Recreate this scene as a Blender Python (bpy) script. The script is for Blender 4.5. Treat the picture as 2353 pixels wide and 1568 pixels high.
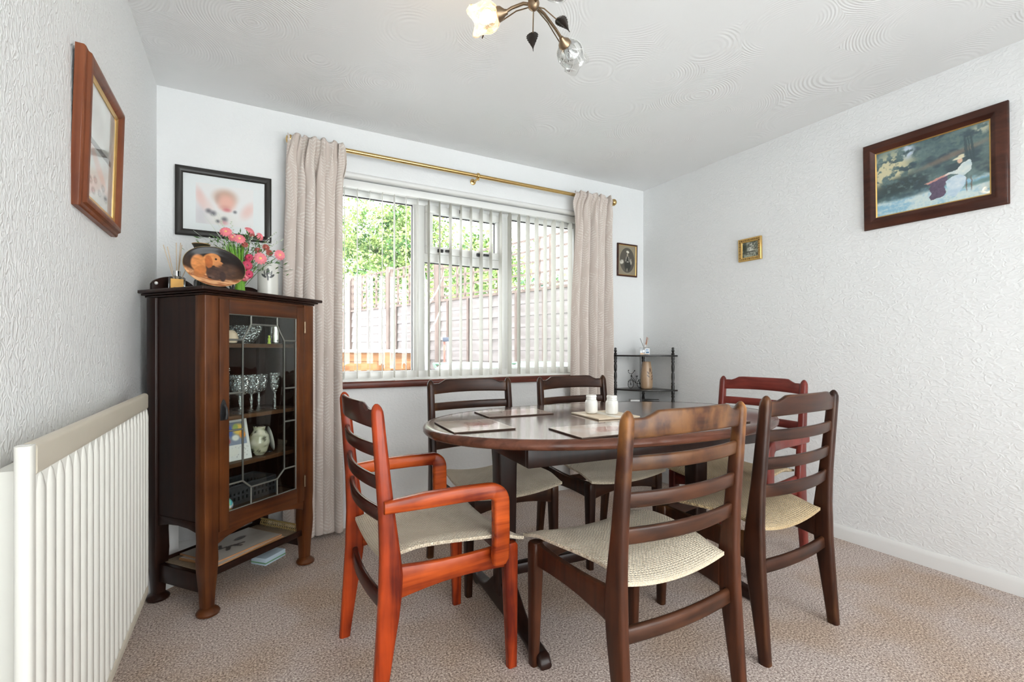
import bpy, bmesh, math, random
from mathutils import Vector, Matrix

for _o in list(bpy.data.objects):
    bpy.data.objects.remove(_o)
SC = bpy.context.scene
COL = SC.collection
PI = math.pi
R = math.radians
rnd = random.Random(7)

# ------------------------------------------------------------------ camera
CAM_YAW = math.atan(608 / 1093.0)
cd = bpy.data.cameras.new('camera')
cd.sensor_width = 36.0
cd.lens = 36.0 * 1093.0 / 2353.0
cd.shift_y = 19.0 / 2353.0
cd.clip_start = 0.05
cd.clip_end = 300
cam = bpy.data.objects.new('camera', cd)
cam.location = (0, 0, 1.065)
cam.rotation_euler = (PI / 2, 0, -CAM_YAW)
COL.objects.link(cam)
SC.camera = cam

# ------------------------------------------------------------------ sky, sun, exposure
world = bpy.data.worlds.new('sky')
SC.world = world
world.use_nodes = True
wn = world.node_tree
wbg = wn.nodes['Background']
wbg.inputs['Color'].default_value = (0.985, 0.955, 0.985, 1)
wbg.inputs['Strength'].default_value = 7.5
sd = bpy.data.lights.new('sun', 'SUN')
sd.energy = 18.0
sd.angle = R(0.6)
sd.color = (1.0, 0.98, 0.95)
sun = bpy.data.objects.new('sun', sd)
COL.objects.link(sun)
sun.rotation_euler = Vector((-0.45, 0.45, -0.80)).to_track_quat('-Z', 'Y').to_euler()
SC.view_settings.view_transform = 'Standard'
SC.view_settings.look = 'None'
SC.view_settings.gamma = 1.0
SC.view_settings.use_curve_mapping = False
SC.view_settings.exposure = 0.06
SC.cycles.use_denoising = True
SC.cycles.max_bounces = 8
SC.cycles.use_adaptive_sampling = True
SC.cycles.adaptive_threshold = 0.03
SC.cycles.diffuse_bounces = 5
SC.cycles.transparent_max_bounces = 24
SC.cycles.caustics_reflective = False
SC.cycles.caustics_refractive = False
SC.cycles.sample_clamp_indirect = 8.0


def portal(name, loc, sx, sz, into):
    """A light portal in a window opening: guides the sky light, gives off none of its own."""
    l = bpy.data.lights.new(name, 'AREA')
    l.shape = 'RECTANGLE'
    l.size = sx
    l.size_y = sz
    l.cycles.is_portal = True
    o = bpy.data.objects.new(name, l)
    COL.objects.link(o)
    o.location = loc
    o.rotation_euler = Vector(into).to_track_quat('-Z', 'Y').to_euler()
    return o


# ------------------------------------------------------------------ node helpers
def srgb(r, g, b):
    f = lambda c: c / 12.92 if c <= 0.04045 else ((c + 0.055) / 1.055) ** 2.4
    return (f(r / 255.0), f(g / 255.0), f(b / 255.0), 1.0)


class NT:
    def __init__(self, name):
        self.m = bpy.data.materials.new(name)
        self.m.use_nodes = True
        self.t = self.m.node_tree
        self.t.nodes.clear()
        self.out = self.t.nodes.new('ShaderNodeOutputMaterial')

    def n(self, kind, props=None, **ins):
        nd = self.t.nodes.new('ShaderNode' + kind)
        for k, v in (props or {}).items():
            setattr(nd, k, v)
        for k, v in ins.items():
            key = k.replace('_', ' ')
            if k.startswith('i') and k[1:].isdigit():
                sock = nd.inputs[int(k[1:])]
            else:
                sock = nd.inputs[key]
            self.set(sock, v)
        return nd

    def set(self, sock, v):
        if isinstance(v, bpy.types.NodeSocket):
            self.t.links.new(v, sock)
        elif isinstance(v, bpy.types.Node):
            self.t.links.new(v.outputs[0], sock)
        else:
            sock.default_value = v

    def math(self, op, a, b=0.0, c=0.0, clamp=False):
        return self.n('Math', {'operation': op, 'use_clamp': clamp}, i0=a, i1=b, i2=c).outputs[0]

    def ramp(self, fac, stops):
        nd = self.n('ValToRGB', Fac=fac)
        el = nd.color_ramp.elements
        while len(el) < len(stops):
            el.new(0.5)
        for e_, (p, c) in zip(el, stops):
            e_.position = p
            e_.color = c if len(c) == 4 else (*c, 1)
        return nd.outputs[0]

    def mix(self, fac, a, b):
        nd = self.t.nodes.new('ShaderNodeMix')
        nd.data_type = 'RGBA'
        self.set(nd.inputs[0], fac)
        self.set(nd.inputs[6], a)
        self.set(nd.inputs[7], b)
        return nd.outputs[2]

    def coords(self, which='Object', scale=(1, 1, 1)):
        tc = self.n('TexCoord')
        mp = self.n('Mapping', Vector=tc.outputs[which], Scale=scale)
        return mp.outputs[0]

    def bump(self, h, strength=0.3, dist=0.01):
        return self.n('Bump', Height=h, Strength=strength, Distance=dist).outputs[0]

    def pbsdf(self, **k):
        p = self.n('BsdfPrincipled', **k)
        self.t.links.new(p.outputs[0], self.out.inputs[0])
        return p


def plain(name, col, rough=0.5, metal=0.0, spec=0.5, noise=0.0, nscale=20.0, coat=0.0, sheen=0.0):
    k = NT(name)
    c = col if len(col) == 4 else (*col, 1)
    cc = c
    if noise:
        tex = k.n('TexNoise', Vector=k.coords(), Scale=nscale, Detail=4.0)
        cc = k.mix(tex.outputs[0], tuple(x * (1 - noise) for x in c[:3]) + (1,), tuple(min(1, x * (1 + noise)) for x in c[:3]) + (1,))
    p = k.pbsdf(Base_Color=cc, Roughness=rough, Metallic=metal)
    p.inputs['Specular IOR Level'].default_value = spec
    p.inputs['Coat Weight'].default_value = coat
    p.inputs['Coat Roughness'].default_value = 0.05
    p.inputs['Sheen Weight'].default_value = sheen
    return k.m


def wood(name, c1, c2, axis=2, scale=1.0, rough=0.3, wear=None, bump=0.08, coat=0.03, spec=0.28, rubbed=None):
    """Polished wood: long grain along one local axis, broad tone patches, optional worn pale edges."""
    k = NT(name)
    sc = [26.0 * scale] * 3
    sc[axis] = 1.6 * scale
    v = k.coords('Object', tuple(sc))
    g = k.n('TexNoise', Vector=v, Scale=1.6, Detail=6.0, Distortion=0.6)
    v2 = k.coords('Object', (5, 5, 5))
    g2 = k.n('TexNoise', Vector=v2, Scale=1.3, Detail=3.0)
    f = k.math('ADD', k.math('MULTIPLY', g.outputs[0], 0.6), k.math('MULTIPLY', g2.outputs[0], 0.4))
    col = k.ramp(f, [(0.36, c1), (0.64, c2)])
    if wear is not None:
        geo = k.n('NewGeometry')
        w = k.math('MULTIPLY', k.math('SUBTRACT', geo.outputs['Pointiness'], 0.53), 9.0, clamp=True)
        w = k.math('MULTIPLY', w, k.ramp(g2.outputs[0], [(0.45, (0, 0, 0)), (0.62, (1, 1, 1))]))
        col = k.mix(w, col, (*wear, 1))
    if rubbed is not None:                      # varnish rubbed through where hands hold it
        sp = k.n('SeparateXYZ', Vector=k.coords('Object'))
        hi = k.ramp(sp.outputs[2], [(0.70, (0, 0, 0)), (0.90, (1, 1, 1))])
        g3 = k.n('TexNoise', Vector=k.coords('Object', (14, 14, 9)), Scale=1.2, Detail=5.0)
        w = k.math('MULTIPLY', k.math('MULTIPLY', hi, 0.95), k.ramp(g3.outputs[0], [(0.40, (0, 0, 0)), (0.60, (1, 1, 1))]))
        col = k.mix(w, col, (*rubbed, 1))
    p = k.pbsdf(Base_Color=col, Roughness=rough, Normal=k.bump(g.outputs[0], bump, 0.002))
    p.inputs['Coat Weight'].default_value = coat
    p.inputs['Coat Roughness'].default_value = 0.12
    p.inputs['Specular IOR Level'].default_value = spec
    return k.m


def clear_glass(name, tint=(1, 1, 1), gloss=0.1, rough=0.01, ripple=0.0, body=0.0, film=0.7):
    """Thin clear glass: mostly straight-through, with a mirror film that grows at grazing angles."""
    k = NT(name)
    fr = k.n('Fresnel', IOR=1.5)
    tr = k.n('BsdfTransparent', Color=(*tint, 1))
    gl = k.n('BsdfGlossy', Color=(1, 1, 1, 1), Roughness=rough)
    if ripple:
        tx = k.n('TexVoronoi', Vector=k.coords(), Scale=ripple)
        k.set(gl.inputs['Normal'], k.bump(tx.outputs[0], 0.9, 0.01))
    fac = k.math('ADD', k.math('MULTIPLY', fr.outputs[0], film), gloss, clamp=True)
    mx = k.n('MixShader', i0=fac, i1=tr.outputs[0], i2=gl.outputs[0])
    last = mx
    if body:
        df = k.n('BsdfTranslucent', Color=(1, 1, 1, 1))
        last = k.n('MixShader', i0=body, i1=mx.outputs[0], i2=df.outputs[0])
    k.t.links.new(last.outputs[0], k.out.inputs[0])
    return k.m


# ------------------------------------------------------------------ mesh helpers
class M:
    """Collects shapes and links them as one mesh object."""

    def __init__(self):
        self.v = []
        self.f = []

    def add(self, vs, fs, xf=None):
        b = len(self.v)
        if xf is not None:
            vs = [tuple(xf @ Vector(p)) for p in vs]
        self.v += [tuple(p) for p in vs]
        self.f += [tuple(i + b for i in q) for q in fs]
        return self

    def box(self, x0, x1, y0, y1, z0, z1, xf=None):
        vs = [(x, y, z) for z in (z0, z1) for y in (y0, y1) for x in (x0, x1)]
        fs = [(0, 2, 3, 1), (4, 5, 7, 6), (0, 1, 5, 4), (1, 3, 7, 5), (3, 2, 6, 7), (2, 0, 4, 6)]
        return self.add(vs, fs, xf)

    def loft(self, secs, closed=True, caps=True, xf=None):
        n = len(secs[0])
        vs = [p for s in secs for p in s]
        fs = []
        for i in range(len(secs) - 1):
            for j in range(n if closed else n - 1):
                a, b = i * n + j, i * n + (j + 1) % n
                fs.append((a, b, b + n, a + n))
        if caps:
            fs.append(tuple(range(n - 1, -1, -1)))
            fs.append(tuple((len(secs) - 1) * n + j for j in range(n)))
        return self.add(vs, fs, xf)

    def lathe(self, prof, n=32, xf=None, ripple=None):
        secs = []
        for r, z in prof:
            s = []
            for j in range(n):
                a = 2 * PI * j / n
                rr = r * (1 + (ripple(a, z) if ripple else 0))
                s.append((rr * math.cos(a), rr * math.sin(a), z))
            secs.append(s)
        return self.loft(secs, True, True, xf)

    def shell(self, prof, t=0.002, n=32, xf=None, ripple=None):
        """Open vessel: profile outside up, then inside down."""
        inner = [(max(r - t, 0.0004), z + (t if i == 0 else 0)) for i, (r, z) in enumerate(prof)][::-1]
        return self.lathe(prof + inner, n, xf, ripple)

    def tube(self, pts, r, n=10, xf=None):
        pts = [Vector(p) for p in pts]
        rs = r if isinstance(r, (list, tuple)) else [r] * len(pts)
        secs = []
        up = None
        for i, p in enumerate(pts):
            t = (pts[min(i + 1, len(pts) - 1)] - pts[max(i - 1, 0)]).normalized()
            if up is None:
                up = Vector((0, 0, 1)) if abs(t.z) < 0.9 else Vector((0, 1, 0))
            s = t.cross(up).normalized()
            u = s.cross(t).normalized()
            up = u
            secs.append([tuple(p + (s * math.cos(a) + u * math.sin(a)) * rs[i]) for a in [2 * PI * j / n for j in range(n)]])
        return self.loft(secs, True, True, xf)

    def prism(self, poly, y0, y1, xf=None):
        """Polygon in local XZ extruded along Y."""
        n = len(poly)
        vs = [(x, y0, z) for x, z in poly] + [(x, y1, z) for x, z in poly]
        fs = [tuple(range(n)), tuple(range(2 * n - 1, n - 1, -1))]
        for i in range(n):
            j = (i + 1) % n
            fs.append((j, i, i + n, j + n))
        return self.add(vs, fs, xf)

    def sphere(self, c, r, n=12, sz=1.0, xf=None):
        prof = []
        for i in range(n // 2 + 1):
            a = -PI / 2 + PI * i / (n // 2)
            prof.append((max(r * math.cos(a), 1e-4), r * math.sin(a) * sz))
        x = Matrix.Translation(c)
        return self.lathe(prof, n, (xf @ x) if xf is not None else x)

    def make(self, name, mat, parent=None, smooth=None, bevel=0.0, seg=2, loc=None, rot=None):
        me = bpy.data.meshes.new(name)
        me.from_pydata(self.v, [], self.f)
        bm = bmesh.new()
        bm.from_mesh(me)
        bmesh.ops.recalc_face_normals(bm, faces=bm.faces)
        if bevel:
            es = [e for e in bm.edges if len(e.link_faces) == 2 and e.calc_face_angle(0) > R(35)]
            bmesh.ops.bevel(bm, geom=es, offset=bevel, segments=seg, affect='EDGES', profile=0.5, clamp_overlap=True)
        if smooth is not None or bevel:
            ang = R(smooth if smooth is not None else 40)
            for f in bm.faces:
                f.smooth = True
            for e in bm.edges:
                e.smooth = not (len(e.link_faces) == 2 and e.calc_face_angle(0) > ang)
        bm.to_mesh(me)
        bm.free()
        me.materials.append(mat)
        return link(name, me, parent, loc, rot)


def link(name, me, parent=None, loc=None, rot=None):
    o = bpy.data.objects.new(name, me)
    COL.objects.link(o)
    if parent is not None:
        o.parent = parent
    if loc is not None:
        o.location = loc
    if rot is not None:
        o.rotation_euler = rot
    return o


def tag(o, label=None, cat=None, group=None, kind=None):
    if label:
        o['label'] = label
    if cat:
        o['category'] = cat
    if group:
        o['group'] = group
    if kind:
        o['kind'] = kind
    return o


def thing(name, label, cat, loc=(0, 0, 0), rotz=0.0, group=None):
    o = bpy.data.objects.new(name, None)
    o.empty_display_size = 0.1
    COL.objects.link(o)
    o.location = loc
    o.rotation_euler = (0, 0, rotz)
    return tag(o, label, cat, group)


def struct(o):
    o['kind'] = 'structure'
    return o


def copy_tree(src, loc, rotz, label, name=None):
    def cp(o, par):
        c = o.copy()
        COL.objects.link(c)
        c.parent = par
        for ch in o.children:
            cp(ch, c)
        return c
    r = cp(src, None)
    r.location = loc
    r.rotation_euler = (0, 0, rotz)
    r['label'] = label
    return r


def rrect(w, h, r, k=3):
    """Rounded rectangle outline, centred."""
    r = min(r, w * 0.499, h * 0.499)
    pts = []
    for cx, cy, a0 in ((w / 2 - r, h / 2 - r, 0), (-w / 2 + r, h / 2 - r, 90), (-w / 2 + r, -h / 2 + r, 180), (w / 2 - r, -h / 2 + r, 270)):
        for i in range(k + 1):
            a = R(a0 + 90.0 * i / k)
            pts.append((cx + r * math.cos(a), cy + r * math.sin(a)))
    return pts


def lin(a, b, t):
    return a + (b - a) * t


def smooth01(a, b, x):
    t = max(0.0, min(1.0, (x - a) / (b - a)))
    return t * t * (3 - 2 * t)


PRINT = {}


def print_mat(rough=0.25, coat=0.0, spec=0.5):
    key = (rough, coat, spec)
    if key not in PRINT:
        k = NT('printed_surface')
        at = k.n('Attribute', {'attribute_name': 'Col'})
        p = k.pbsdf(Base_Color=at.outputs['Color'], Roughness=rough)
        p.inputs['Coat Weight'].default_value = coat
        p.inputs['Coat Roughness'].default_value = 0.01
        p.inputs['Specular IOR Level'].default_value = spec
        PRINT[key] = k.m
    return PRINT[key]


def paint_mesh(name, nu, nv, pos, colf, mat, parent=None, loc=None, rot=None, keep=None, smooth=False):
    """A fine printed surface: pos(u, v) gives the place, colf(u, v) the printed sRGB colour."""
    vs, cols, fs = [], [], []
    for j in range(nv + 1):
        for i in range(nu + 1):
            u, v = i / nu, j / nv
            vs.append(pos(u, v))
            c = colf(u, v)
            cols.append(srgb(*[max(0, min(255, q)) for q in c]))
    for j in range(nv):
        for i in range(nu):
            if keep and not keep((i + 0.5) / nu, (j + 0.5) / nv):
                continue
            a = j * (nu + 1) + i
            fs.append((a, a + 1, a + nu + 2, a + nu + 1))
    me = bpy.data.meshes.new(name)
    me.from_pydata(vs, [], fs)
    at = me.color_attributes.new('Col', 'FLOAT_COLOR', 'POINT')
    at.data.foreach_set('color', [q for c in cols for q in c])
    if smooth:
        me.polygons.foreach_set('use_smooth', [True] * len(me.polygons))
    me.materials.append(mat)
    return link(name, me, parent, loc, rot)


def blob(u, v, cx, cy, rx, ry, rot=0.0, soft=0.35):
    """1 inside an ellipse, 0 outside, soft rim."""
    c, s = math.cos(R(rot)), math.sin(R(rot))
    x, y = u - cx, v - cy
    x, y = (c * x + s * y) / rx, (-s * x + c * y) / ry
    d = math.sqrt(x * x + y * y)
    return 1 - smooth01(1 - soft, 1 + soft, d)


def over(base, col, a):
    return tuple(lin(b, c, a) for b, c in zip(base, col))


def hash2(i, j):
    x = math.sin(i * 127.1 + j * 311.7) * 43758.5453
    return x - math.floor(x)


def vnoise(x, y):
    i, j = math.floor(x), math.floor(y)
    fx, fy = smooth01(0, 1, x - i), smooth01(0, 1, y - j)
    return lin(lin(hash2(i, j), hash2(i + 1, j), fx), lin(hash2(i, j + 1), hash2(i + 1, j + 1), fx), fy)


def fbm(x, y, o=3):
    s, a, t = 0.0, 0.5, 0.0
    for _ in range(o):
        s += a * vnoise(x, y)
        t += a
        x, y, a = x * 2.1 + 3.7, y * 2.1 + 1.3, a * 0.5
    return s / t

# ------------------------------------------------------------------ materials of the room
def wall_paper(name, col, vs, strength, nsc=1.0, dist=1.2):
    """White embossed wallpaper under paint: raised worm-like squiggles."""
    k = NT(name)
    v = k.coords('Object', vs)
    w = k.n('TexNoise', Vector=v, Scale=1.0 * nsc, Detail=1.0, Distortion=dist)
    r1 = k.math('ABSOLUTE', k.math('SUBTRACT', w.outputs[0], 0.5))
    h = k.ramp(r1, [(0.0, (1, 1, 1)), (0.16, (0, 0, 0))])
    fine = k.n('TexNoise', Vector=v, Scale=3.1 * nsc, Detail=2.0)
    hh = k.math('ADD', h, k.math('MULTIPLY', fine.outputs[0], 0.5))
    p = k.pbsdf(Base_Color=col, Roughness=0.62, Normal=k.bump(hh, strength, 0.006))
    p.inputs['Specular IOR Level'].default_value = 0.3
    return k.m


def artex(name, col):
    """Painted ceiling plaster with combed fan arcs."""
    k = NT(name)
    v = k.coords('Object', (1, 1, 1))
    vo = k.n('TexVoronoi', {'feature': 'F1'}, Vector=v, Scale=2.6, Randomness=0.85)
    ring = k.math('SINE', k.math('MULTIPLY', vo.outputs['Distance'], 210.0))
    nz = k.n('TexNoise', Vector=v, Scale=3.2, Detail=2.0)
    mask = k.ramp(nz.outputs[0], [(0.44, (0, 0, 0)), (0.62, (1, 1, 1))])
    h = k.math('MULTIPLY', ring, mask)
    p = k.pbsdf(Base_Color=col, Roughness=0.7, Normal=k.bump(h, 0.2, 0.004))
    p.inputs['Specular IOR Level'].default_value = 0.25
    return k.m


def carpet_mat():
    k = NT('carpet')
    v = k.coords('Object')
    a = k.n('TexNoise', Vector=v, Scale=150.0, Detail=2.0)
    b = k.n('TexNoise', Vector=v, Scale=2.6, Detail=3.0)
    c = k.n('TexNoise', Vector=v, Scale=420.0, Detail=1.0)
    f = k.math('ADD', k.math('MULTIPLY', a.outputs[0], 0.6), k.math('MULTIPLY', c.outputs[0], 0.4))
    col = k.ramp(f, [(0.36, srgb(104, 84, 76)), (0.5, srgb(188, 170, 160)), (0.64, srgb(244, 232, 224))])
    col2 = k.ramp(f, [(0.36, srgb(96, 74, 60)), (0.5, srgb(178, 152, 132)), (0.64, srgb(236, 216, 196))])
    mx = k.mix(k.ramp(b.outputs[0], [(0.42, (0, 0, 0)), (0.62, (1, 1, 1))]), col, col2)
    p = k.pbsdf(Base_Color=mx, Roughness=0.95, Normal=k.bump(f, 0.8, 0.006))
    p.inputs['Specular IOR Level'].default_value = 0.1
    p.inputs['Sheen Weight'].default_value = 0.2
    return k.m


WHITE = (0.81, 0.815, 0.815, 1)
MW_L = wall_paper('wallpaper_left', WHITE, (60, 60, 42), 0.36, dist=0.8)
MW_B = wall_paper('wallpaper_back', WHITE, (34, 34, 46), 0.12, dist=0.6)
MW_R = wall_paper('wallpaper_right', WHITE, (34, 34, 52), 0.24, dist=0.5)
M_CEIL = artex('ceiling_plaster', (0.82, 0.82, 0.82, 1))
M_CARPET = carpet_mat()
M_GLOSSW = plain('white_gloss_paint', (0.78, 0.775, 0.76), 0.3)
M_UPVC = plain('white_upvc', (0.82, 0.82, 0.80), 0.25)
M_PANE = clear_glass('window_glass', (0.97, 1.0, 0.985), 0.02)
M_SILLWOOD = wood('sill_mahogany', (0.07, 0.016, 0.01), (0.16, 0.04, 0.025), 0, 1.0, 0.3)
M_BLACKPL = plain('black_plastic', (0.012, 0.012, 0.013), 0.35)
M_BRASS = plain('brass', (0.66, 0.45, 0.18), 0.25, 1.0, noise=0.1)
M_OLDBRASS = plain('antique_brass', (0.28, 0.20, 0.13), 0.35, 1.0, noise=0.3, nscale=30)
M_DARKMETAL = plain('dark_bronze', (0.05, 0.042, 0.038), 0.4, 0.7)

XL, XR, YB, YF, ZC = -0.40, 2.92, 2.97, -1.00, 2.40
WX0, WX1, WZ0, WZ1 = 0.36, 2.34, 0.87, 2.105      # window opening
DX0, DX1, DZ1 = -0.20, 2.60, 2.24
SY0, SY1, SZ0, SZ1 = -0.92, -0.35, 0.12, 2.22         # side window added behind the camera for light                 # glazed doors added there too, for fill

# ------------------------------------------------------------------ room shell
struct(M().box(XL - .15, XR + .15, YF - .15, YB + .25, -0.12, 0.0).make('floor', M_CARPET))
struct(M().box(XL - .15, XR + .15, YF - .15, YB + .25, ZC, ZC + 0.15).make('ceiling', M_CEIL))
wl = M()
wl.box(XL - .15, XL, YF - .15, SY0, 0, ZC).box(XL - .15, XL, SY1, YB + .25, 0, ZC).box(XL - .15, XL, SY0, SY1, 0, SZ0).box(XL - .15, XL, SY0, SY1, SZ1, ZC)
struct(wl.make('wall_left', MW_L))
struct(M().box(XR, XR + .15, YF - .15, YB + .25, -0.0, ZC).make('wall_right', MW_R))
wb = M()
wb.box(XL, WX0, YB, YB + .25, 0, ZC).box(WX1, XR, YB, YB + .25, 0, ZC)
wb.box(WX0, WX1, YB, YB + .25, 0, WZ0 - 0.03).box(WX0, WX1, YB, YB + .25, WZ1, ZC)
struct(wb.make('wall_back', MW_B))
wf = M()
wf.box(XL, DX0, YF - .15, YF, 0, ZC).box(DX1, XR, YF - .15, YF, 0, ZC).box(DX0, DX1, YF - .15, YF, DZ1, ZC)
struct(wf.make('wall_front', MW_B))


def skirting(name, p0, p1, inward):
    prof = [(0, 0), (0.016, 0), (0.016, 0.055), (0.011, 0.068), (0.004, 0.076), (0, 0.076)]
    d = Vector((p1[0] - p0[0], p1[1] - p0[1], 0))
    n = Vector((*inward, 0))
    secs = []
    for p in (p0, p1):
        secs.append([tuple(Vector((*p, 0)) + n * a + Vector((0, 0, z))) for a, z in prof])
    return struct(M().loft(secs).make(name, M_GLOSSW, smooth=30))


skirting('baseboard_left', (XL, SY1), (XL, YB), (1, 0))
skirting('baseboard_right', (XR, YF), (XR, YB), (-1, 0))
skirting('baseboard_back', (XL + .016, YB), (XR - .016, YB), (0, -1))

# soft plaster bead round the window head
struct(M().tube([(WX0, YB + 0.004, WZ1 + 0.010), (WX1, YB + 0.004, WZ1 + 0.010)], 0.017, 12).make('trim_1', M_GLOSSW, smooth=60))
# inside sill: white board with a red mahogany nosing
sl = struct(M().box(WX0, WX1, YB - 0.005, YB + 0.115, WZ0 - 0.03, WZ0 + 0.002).make('trim_2', M_GLOSSW))
M().box(WX0 - .03, WX1 + .03, YB - 0.04, YB - 0.004, WZ0 - 0.042, WZ0 + 0.002).make('sill_nosing', M_SILLWOOD, sl, bevel=0.012, seg=3)

# ------------------------------------------------------------------ window with three lights
win = bpy.data.objects.new('window_1', None)
COL.objects.link(win)
struct(win)
WY0, WY1 = YB + 0.115, YB + 0.175


def win_bar(name, x0, x1, z0, z1, y0=WY0, y1=WY1, bev=0.006, mat=None):
    return M().box(x0, x1, y0, y1, z0, z1).make(name, mat or M_UPVC, win, bevel=bev)


win_bar('frame_head', WX0, WX1, WZ1 - 0.075, WZ1)
win_bar('frame_foot', WX0, WX1, WZ0, WZ0 + 0.055)
win_bar('frame_jamb', WX0, WX0 + 0.06, WZ0 + 0.05, WZ1 - 0.07)
win_bar('frame_jamb', WX1 - 0.06, WX1, WZ0 + 0.05, WZ1 - 0.07)
win_bar('mullion', 0.965, 1.045, WZ0 + 0.05, WZ1 - 0.07)
win_bar('mullion', 1.630, 1.710, WZ0 + 0.05, WZ1 - 0.07)
win_bar('transom', 1.04, 1.635, 1.655, 1.715)
z0s, z1s, x0s, x1s = 1.71, WZ1 - 0.07, 1.045, 1.63
sash = M()
sash.box(x0s, x1s, WY0 - .02, WY1 - .01, z0s, z0s + .05).box(x0s, x1s, WY0 - .02, WY1 - .01, z1s - .05, z1s)
sash.box(x0s, x0s + .05, WY0 - .02, WY1 - .01, z0s + .05, z1s - .05).box(x1s - .05, x1s, WY0 - .02, WY1 - .01, z0s + .05, z1s - .05)
sash.make('top_sash', M_UPVC, win, bevel=0.005)
for gx0, gx1, gz0, gz1 in ((WX0 + .055, 0.97, WZ0 + .05, WZ1 - .07), (1.04, 1.635, WZ0 + .05, 1.66), (1.705, WX1 - .055, WZ0 + .05, WZ1 - .07), (x0s + .045, x1s - .045, z0s + .045, z1s - .045)):
    pane = M().box(gx0, gx1, WY0 + .03, WY0 + .034, gz0, gz1).make('pane', M_PANE, win)
    g = M()
    b = 0.007
    for q in ((gx0, gx1, gz1 - b - .004, gz1), (gx0, gx1, gz0, gz0 + b), (gx0, gx0 + b, gz0, gz1), (gx1 - b - .003, gx1, gz0, gz1)):
        g.box(q[0], q[1], WY0 + .022, WY0 + .0295, q[2], q[3])
    g.make('gasket', M_BLACKPL, pane)
for hx in (1.17, 1.46):
    st = M().box(hx - .045, hx - .005, WY0 - .034, WY0 - .0205, z0s + .012, z0s + .034).box(hx + .01, hx + .05, WY0 - .034, WY0 - .0205, z0s + .018, z0s + .034)
    st.make('casement_stay', M_BLACKPL, win, bevel=0.003)
M().box(1.285, 1.30, WY0 - .04, WY0 - .0205, z1s - .03, z1s - .005).make('peg', M_BLACKPL, win, bevel=0.003)
portal('window_portal', ((WX0 + WX1) / 2, YB + 0.24, (WZ0 + WZ1) / 2), WX1 - WX0, WZ1 - WZ0, (0, -1, 0))

# glazed doors added unseen behind the camera to let in fill daylight
dw = bpy.data.objects.new('added_doors', None)
COL.objects.link(dw)
struct(dw)
for a, b, z0, z1 in ((DX0, DX1, DZ1 - .06, DZ1), (DX0, DX1, 0, .06), (DX0, DX0 + .06, .06, DZ1 - .06), (DX1 - .06, DX1, .06, DZ1 - .06), ((DX0 + DX1) / 2 - .04, (DX0 + DX1) / 2 + .04, .06, DZ1 - .06)):
    M().box(a, b, YF - .10, YF - .04, z0, z1).make('added_door_frame', M_UPVC, dw, bevel=0.005)
M().box(DX0 + .055, (DX0 + DX1) / 2 - .035, YF - .072, YF - .068, .055, DZ1 - .055).make('pane', M_PANE, dw)
M().box((DX0 + DX1) / 2 + .035, DX1 - .055, YF - .072, YF - .068, .055, DZ1 - .055).make('pane', M_PANE, dw)
portal('added_door_portal', ((DX0 + DX1) / 2, YF - .12, DZ1 / 2), DX1 - DX0, DZ1, (0, 1, 0))

# tall side window added out of view on the left to light the right wall
sw_ = bpy.data.objects.new('added_side_window', None)
COL.objects.link(sw_)
struct(sw_)
for a, b, z0, z1 in ((SY0, SY1, SZ1 - .06, SZ1), (SY0, SY1, SZ0, SZ0 + .06), (SY0, SY0 + .06, SZ0 + .06, SZ1 - .06), (SY1 - .06, SY1, SZ0 + .06, SZ1 - .06)):
    M().box(XL - .10, XL - .04, a, b, z0, z1).make('added_window_frame', M_UPVC, sw_, bevel=0.005)
M().box(XL - .072, XL - .068, SY0 + .055, SY1 - .055, SZ0 + .055, SZ1 - .055).make('pane', M_PANE, sw_)
portal('added_side_portal', (XL - .12, (SY0 + SY1) / 2, (SZ0 + SZ1) / 2), SY1 - SY0, SZ1 - SZ0, (1, 0, 0))

# ------------------------------------------------------------------ vertical blind
def slat_mat():
    k = NT('blind_fabric')
    v = k.coords('Object', (1, 1, 1))
    nz = k.n('TexNoise', Vector=v, Scale=160.0, Detail=2.0)
    d = k.n('BsdfDiffuse', Color=(0.84, 0.83, 0.79, 1), Normal=k.bump(nz.outputs[0], 0.2, 0.002))
    t = k.n('BsdfTranslucent', Color=(0.80, 0.79, 0.74, 1))
    mx = k.n('MixShader', i0=0.35, i1=d.outputs[0], i2=t.outputs[0])
    k.t.links.new(mx.outputs[0], k.out.inputs[0])
    return k.m


M_SLAT = slat_mat()
bl = thing('vertical_blind', 'white vertical slat blind turned open across the window', 'blind', (0, YB + 0.06, 0))
M().box(WX0 + .01, WX1 - .01, -.02, .02, WZ1 - .05, WZ1 - .004).make('headrail', M_UPVC, bl, bevel=0.004)
smesh = None
nslat = 25
for i in range(nslat):
    x = 0.44 + i * (2.28 - 0.44) / (nslat - 1)
    if smesh is None:
        secs = []
        for z in (WZ0 + 0.014, WZ0 + 0.03, WZ1 - .07, WZ1 - .05):
            w = 0.084 if z < WZ1 - .06 else 0.03
            secs.append([(0.0035 * math.cos(PI * t), w * (t - 0.5), z) for t in [j / 6 for j in range(7)]] +
                        [(0.0035 * math.cos(PI * t) - 0.0012, w * (t - 0.5), z) for t in [j / 6 for j in range(6, -1, -1)]])
        so = M().loft(secs).make('slat', M_SLAT, bl, smooth=50)
        smesh = so.data
    else:
        so = link('slat', smesh, bl)
    so.location = (x, 0, 0)
    so.rotation_euler = (0, 0, -R(15 + 3 * math.sin(i * 2.3)))

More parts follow.
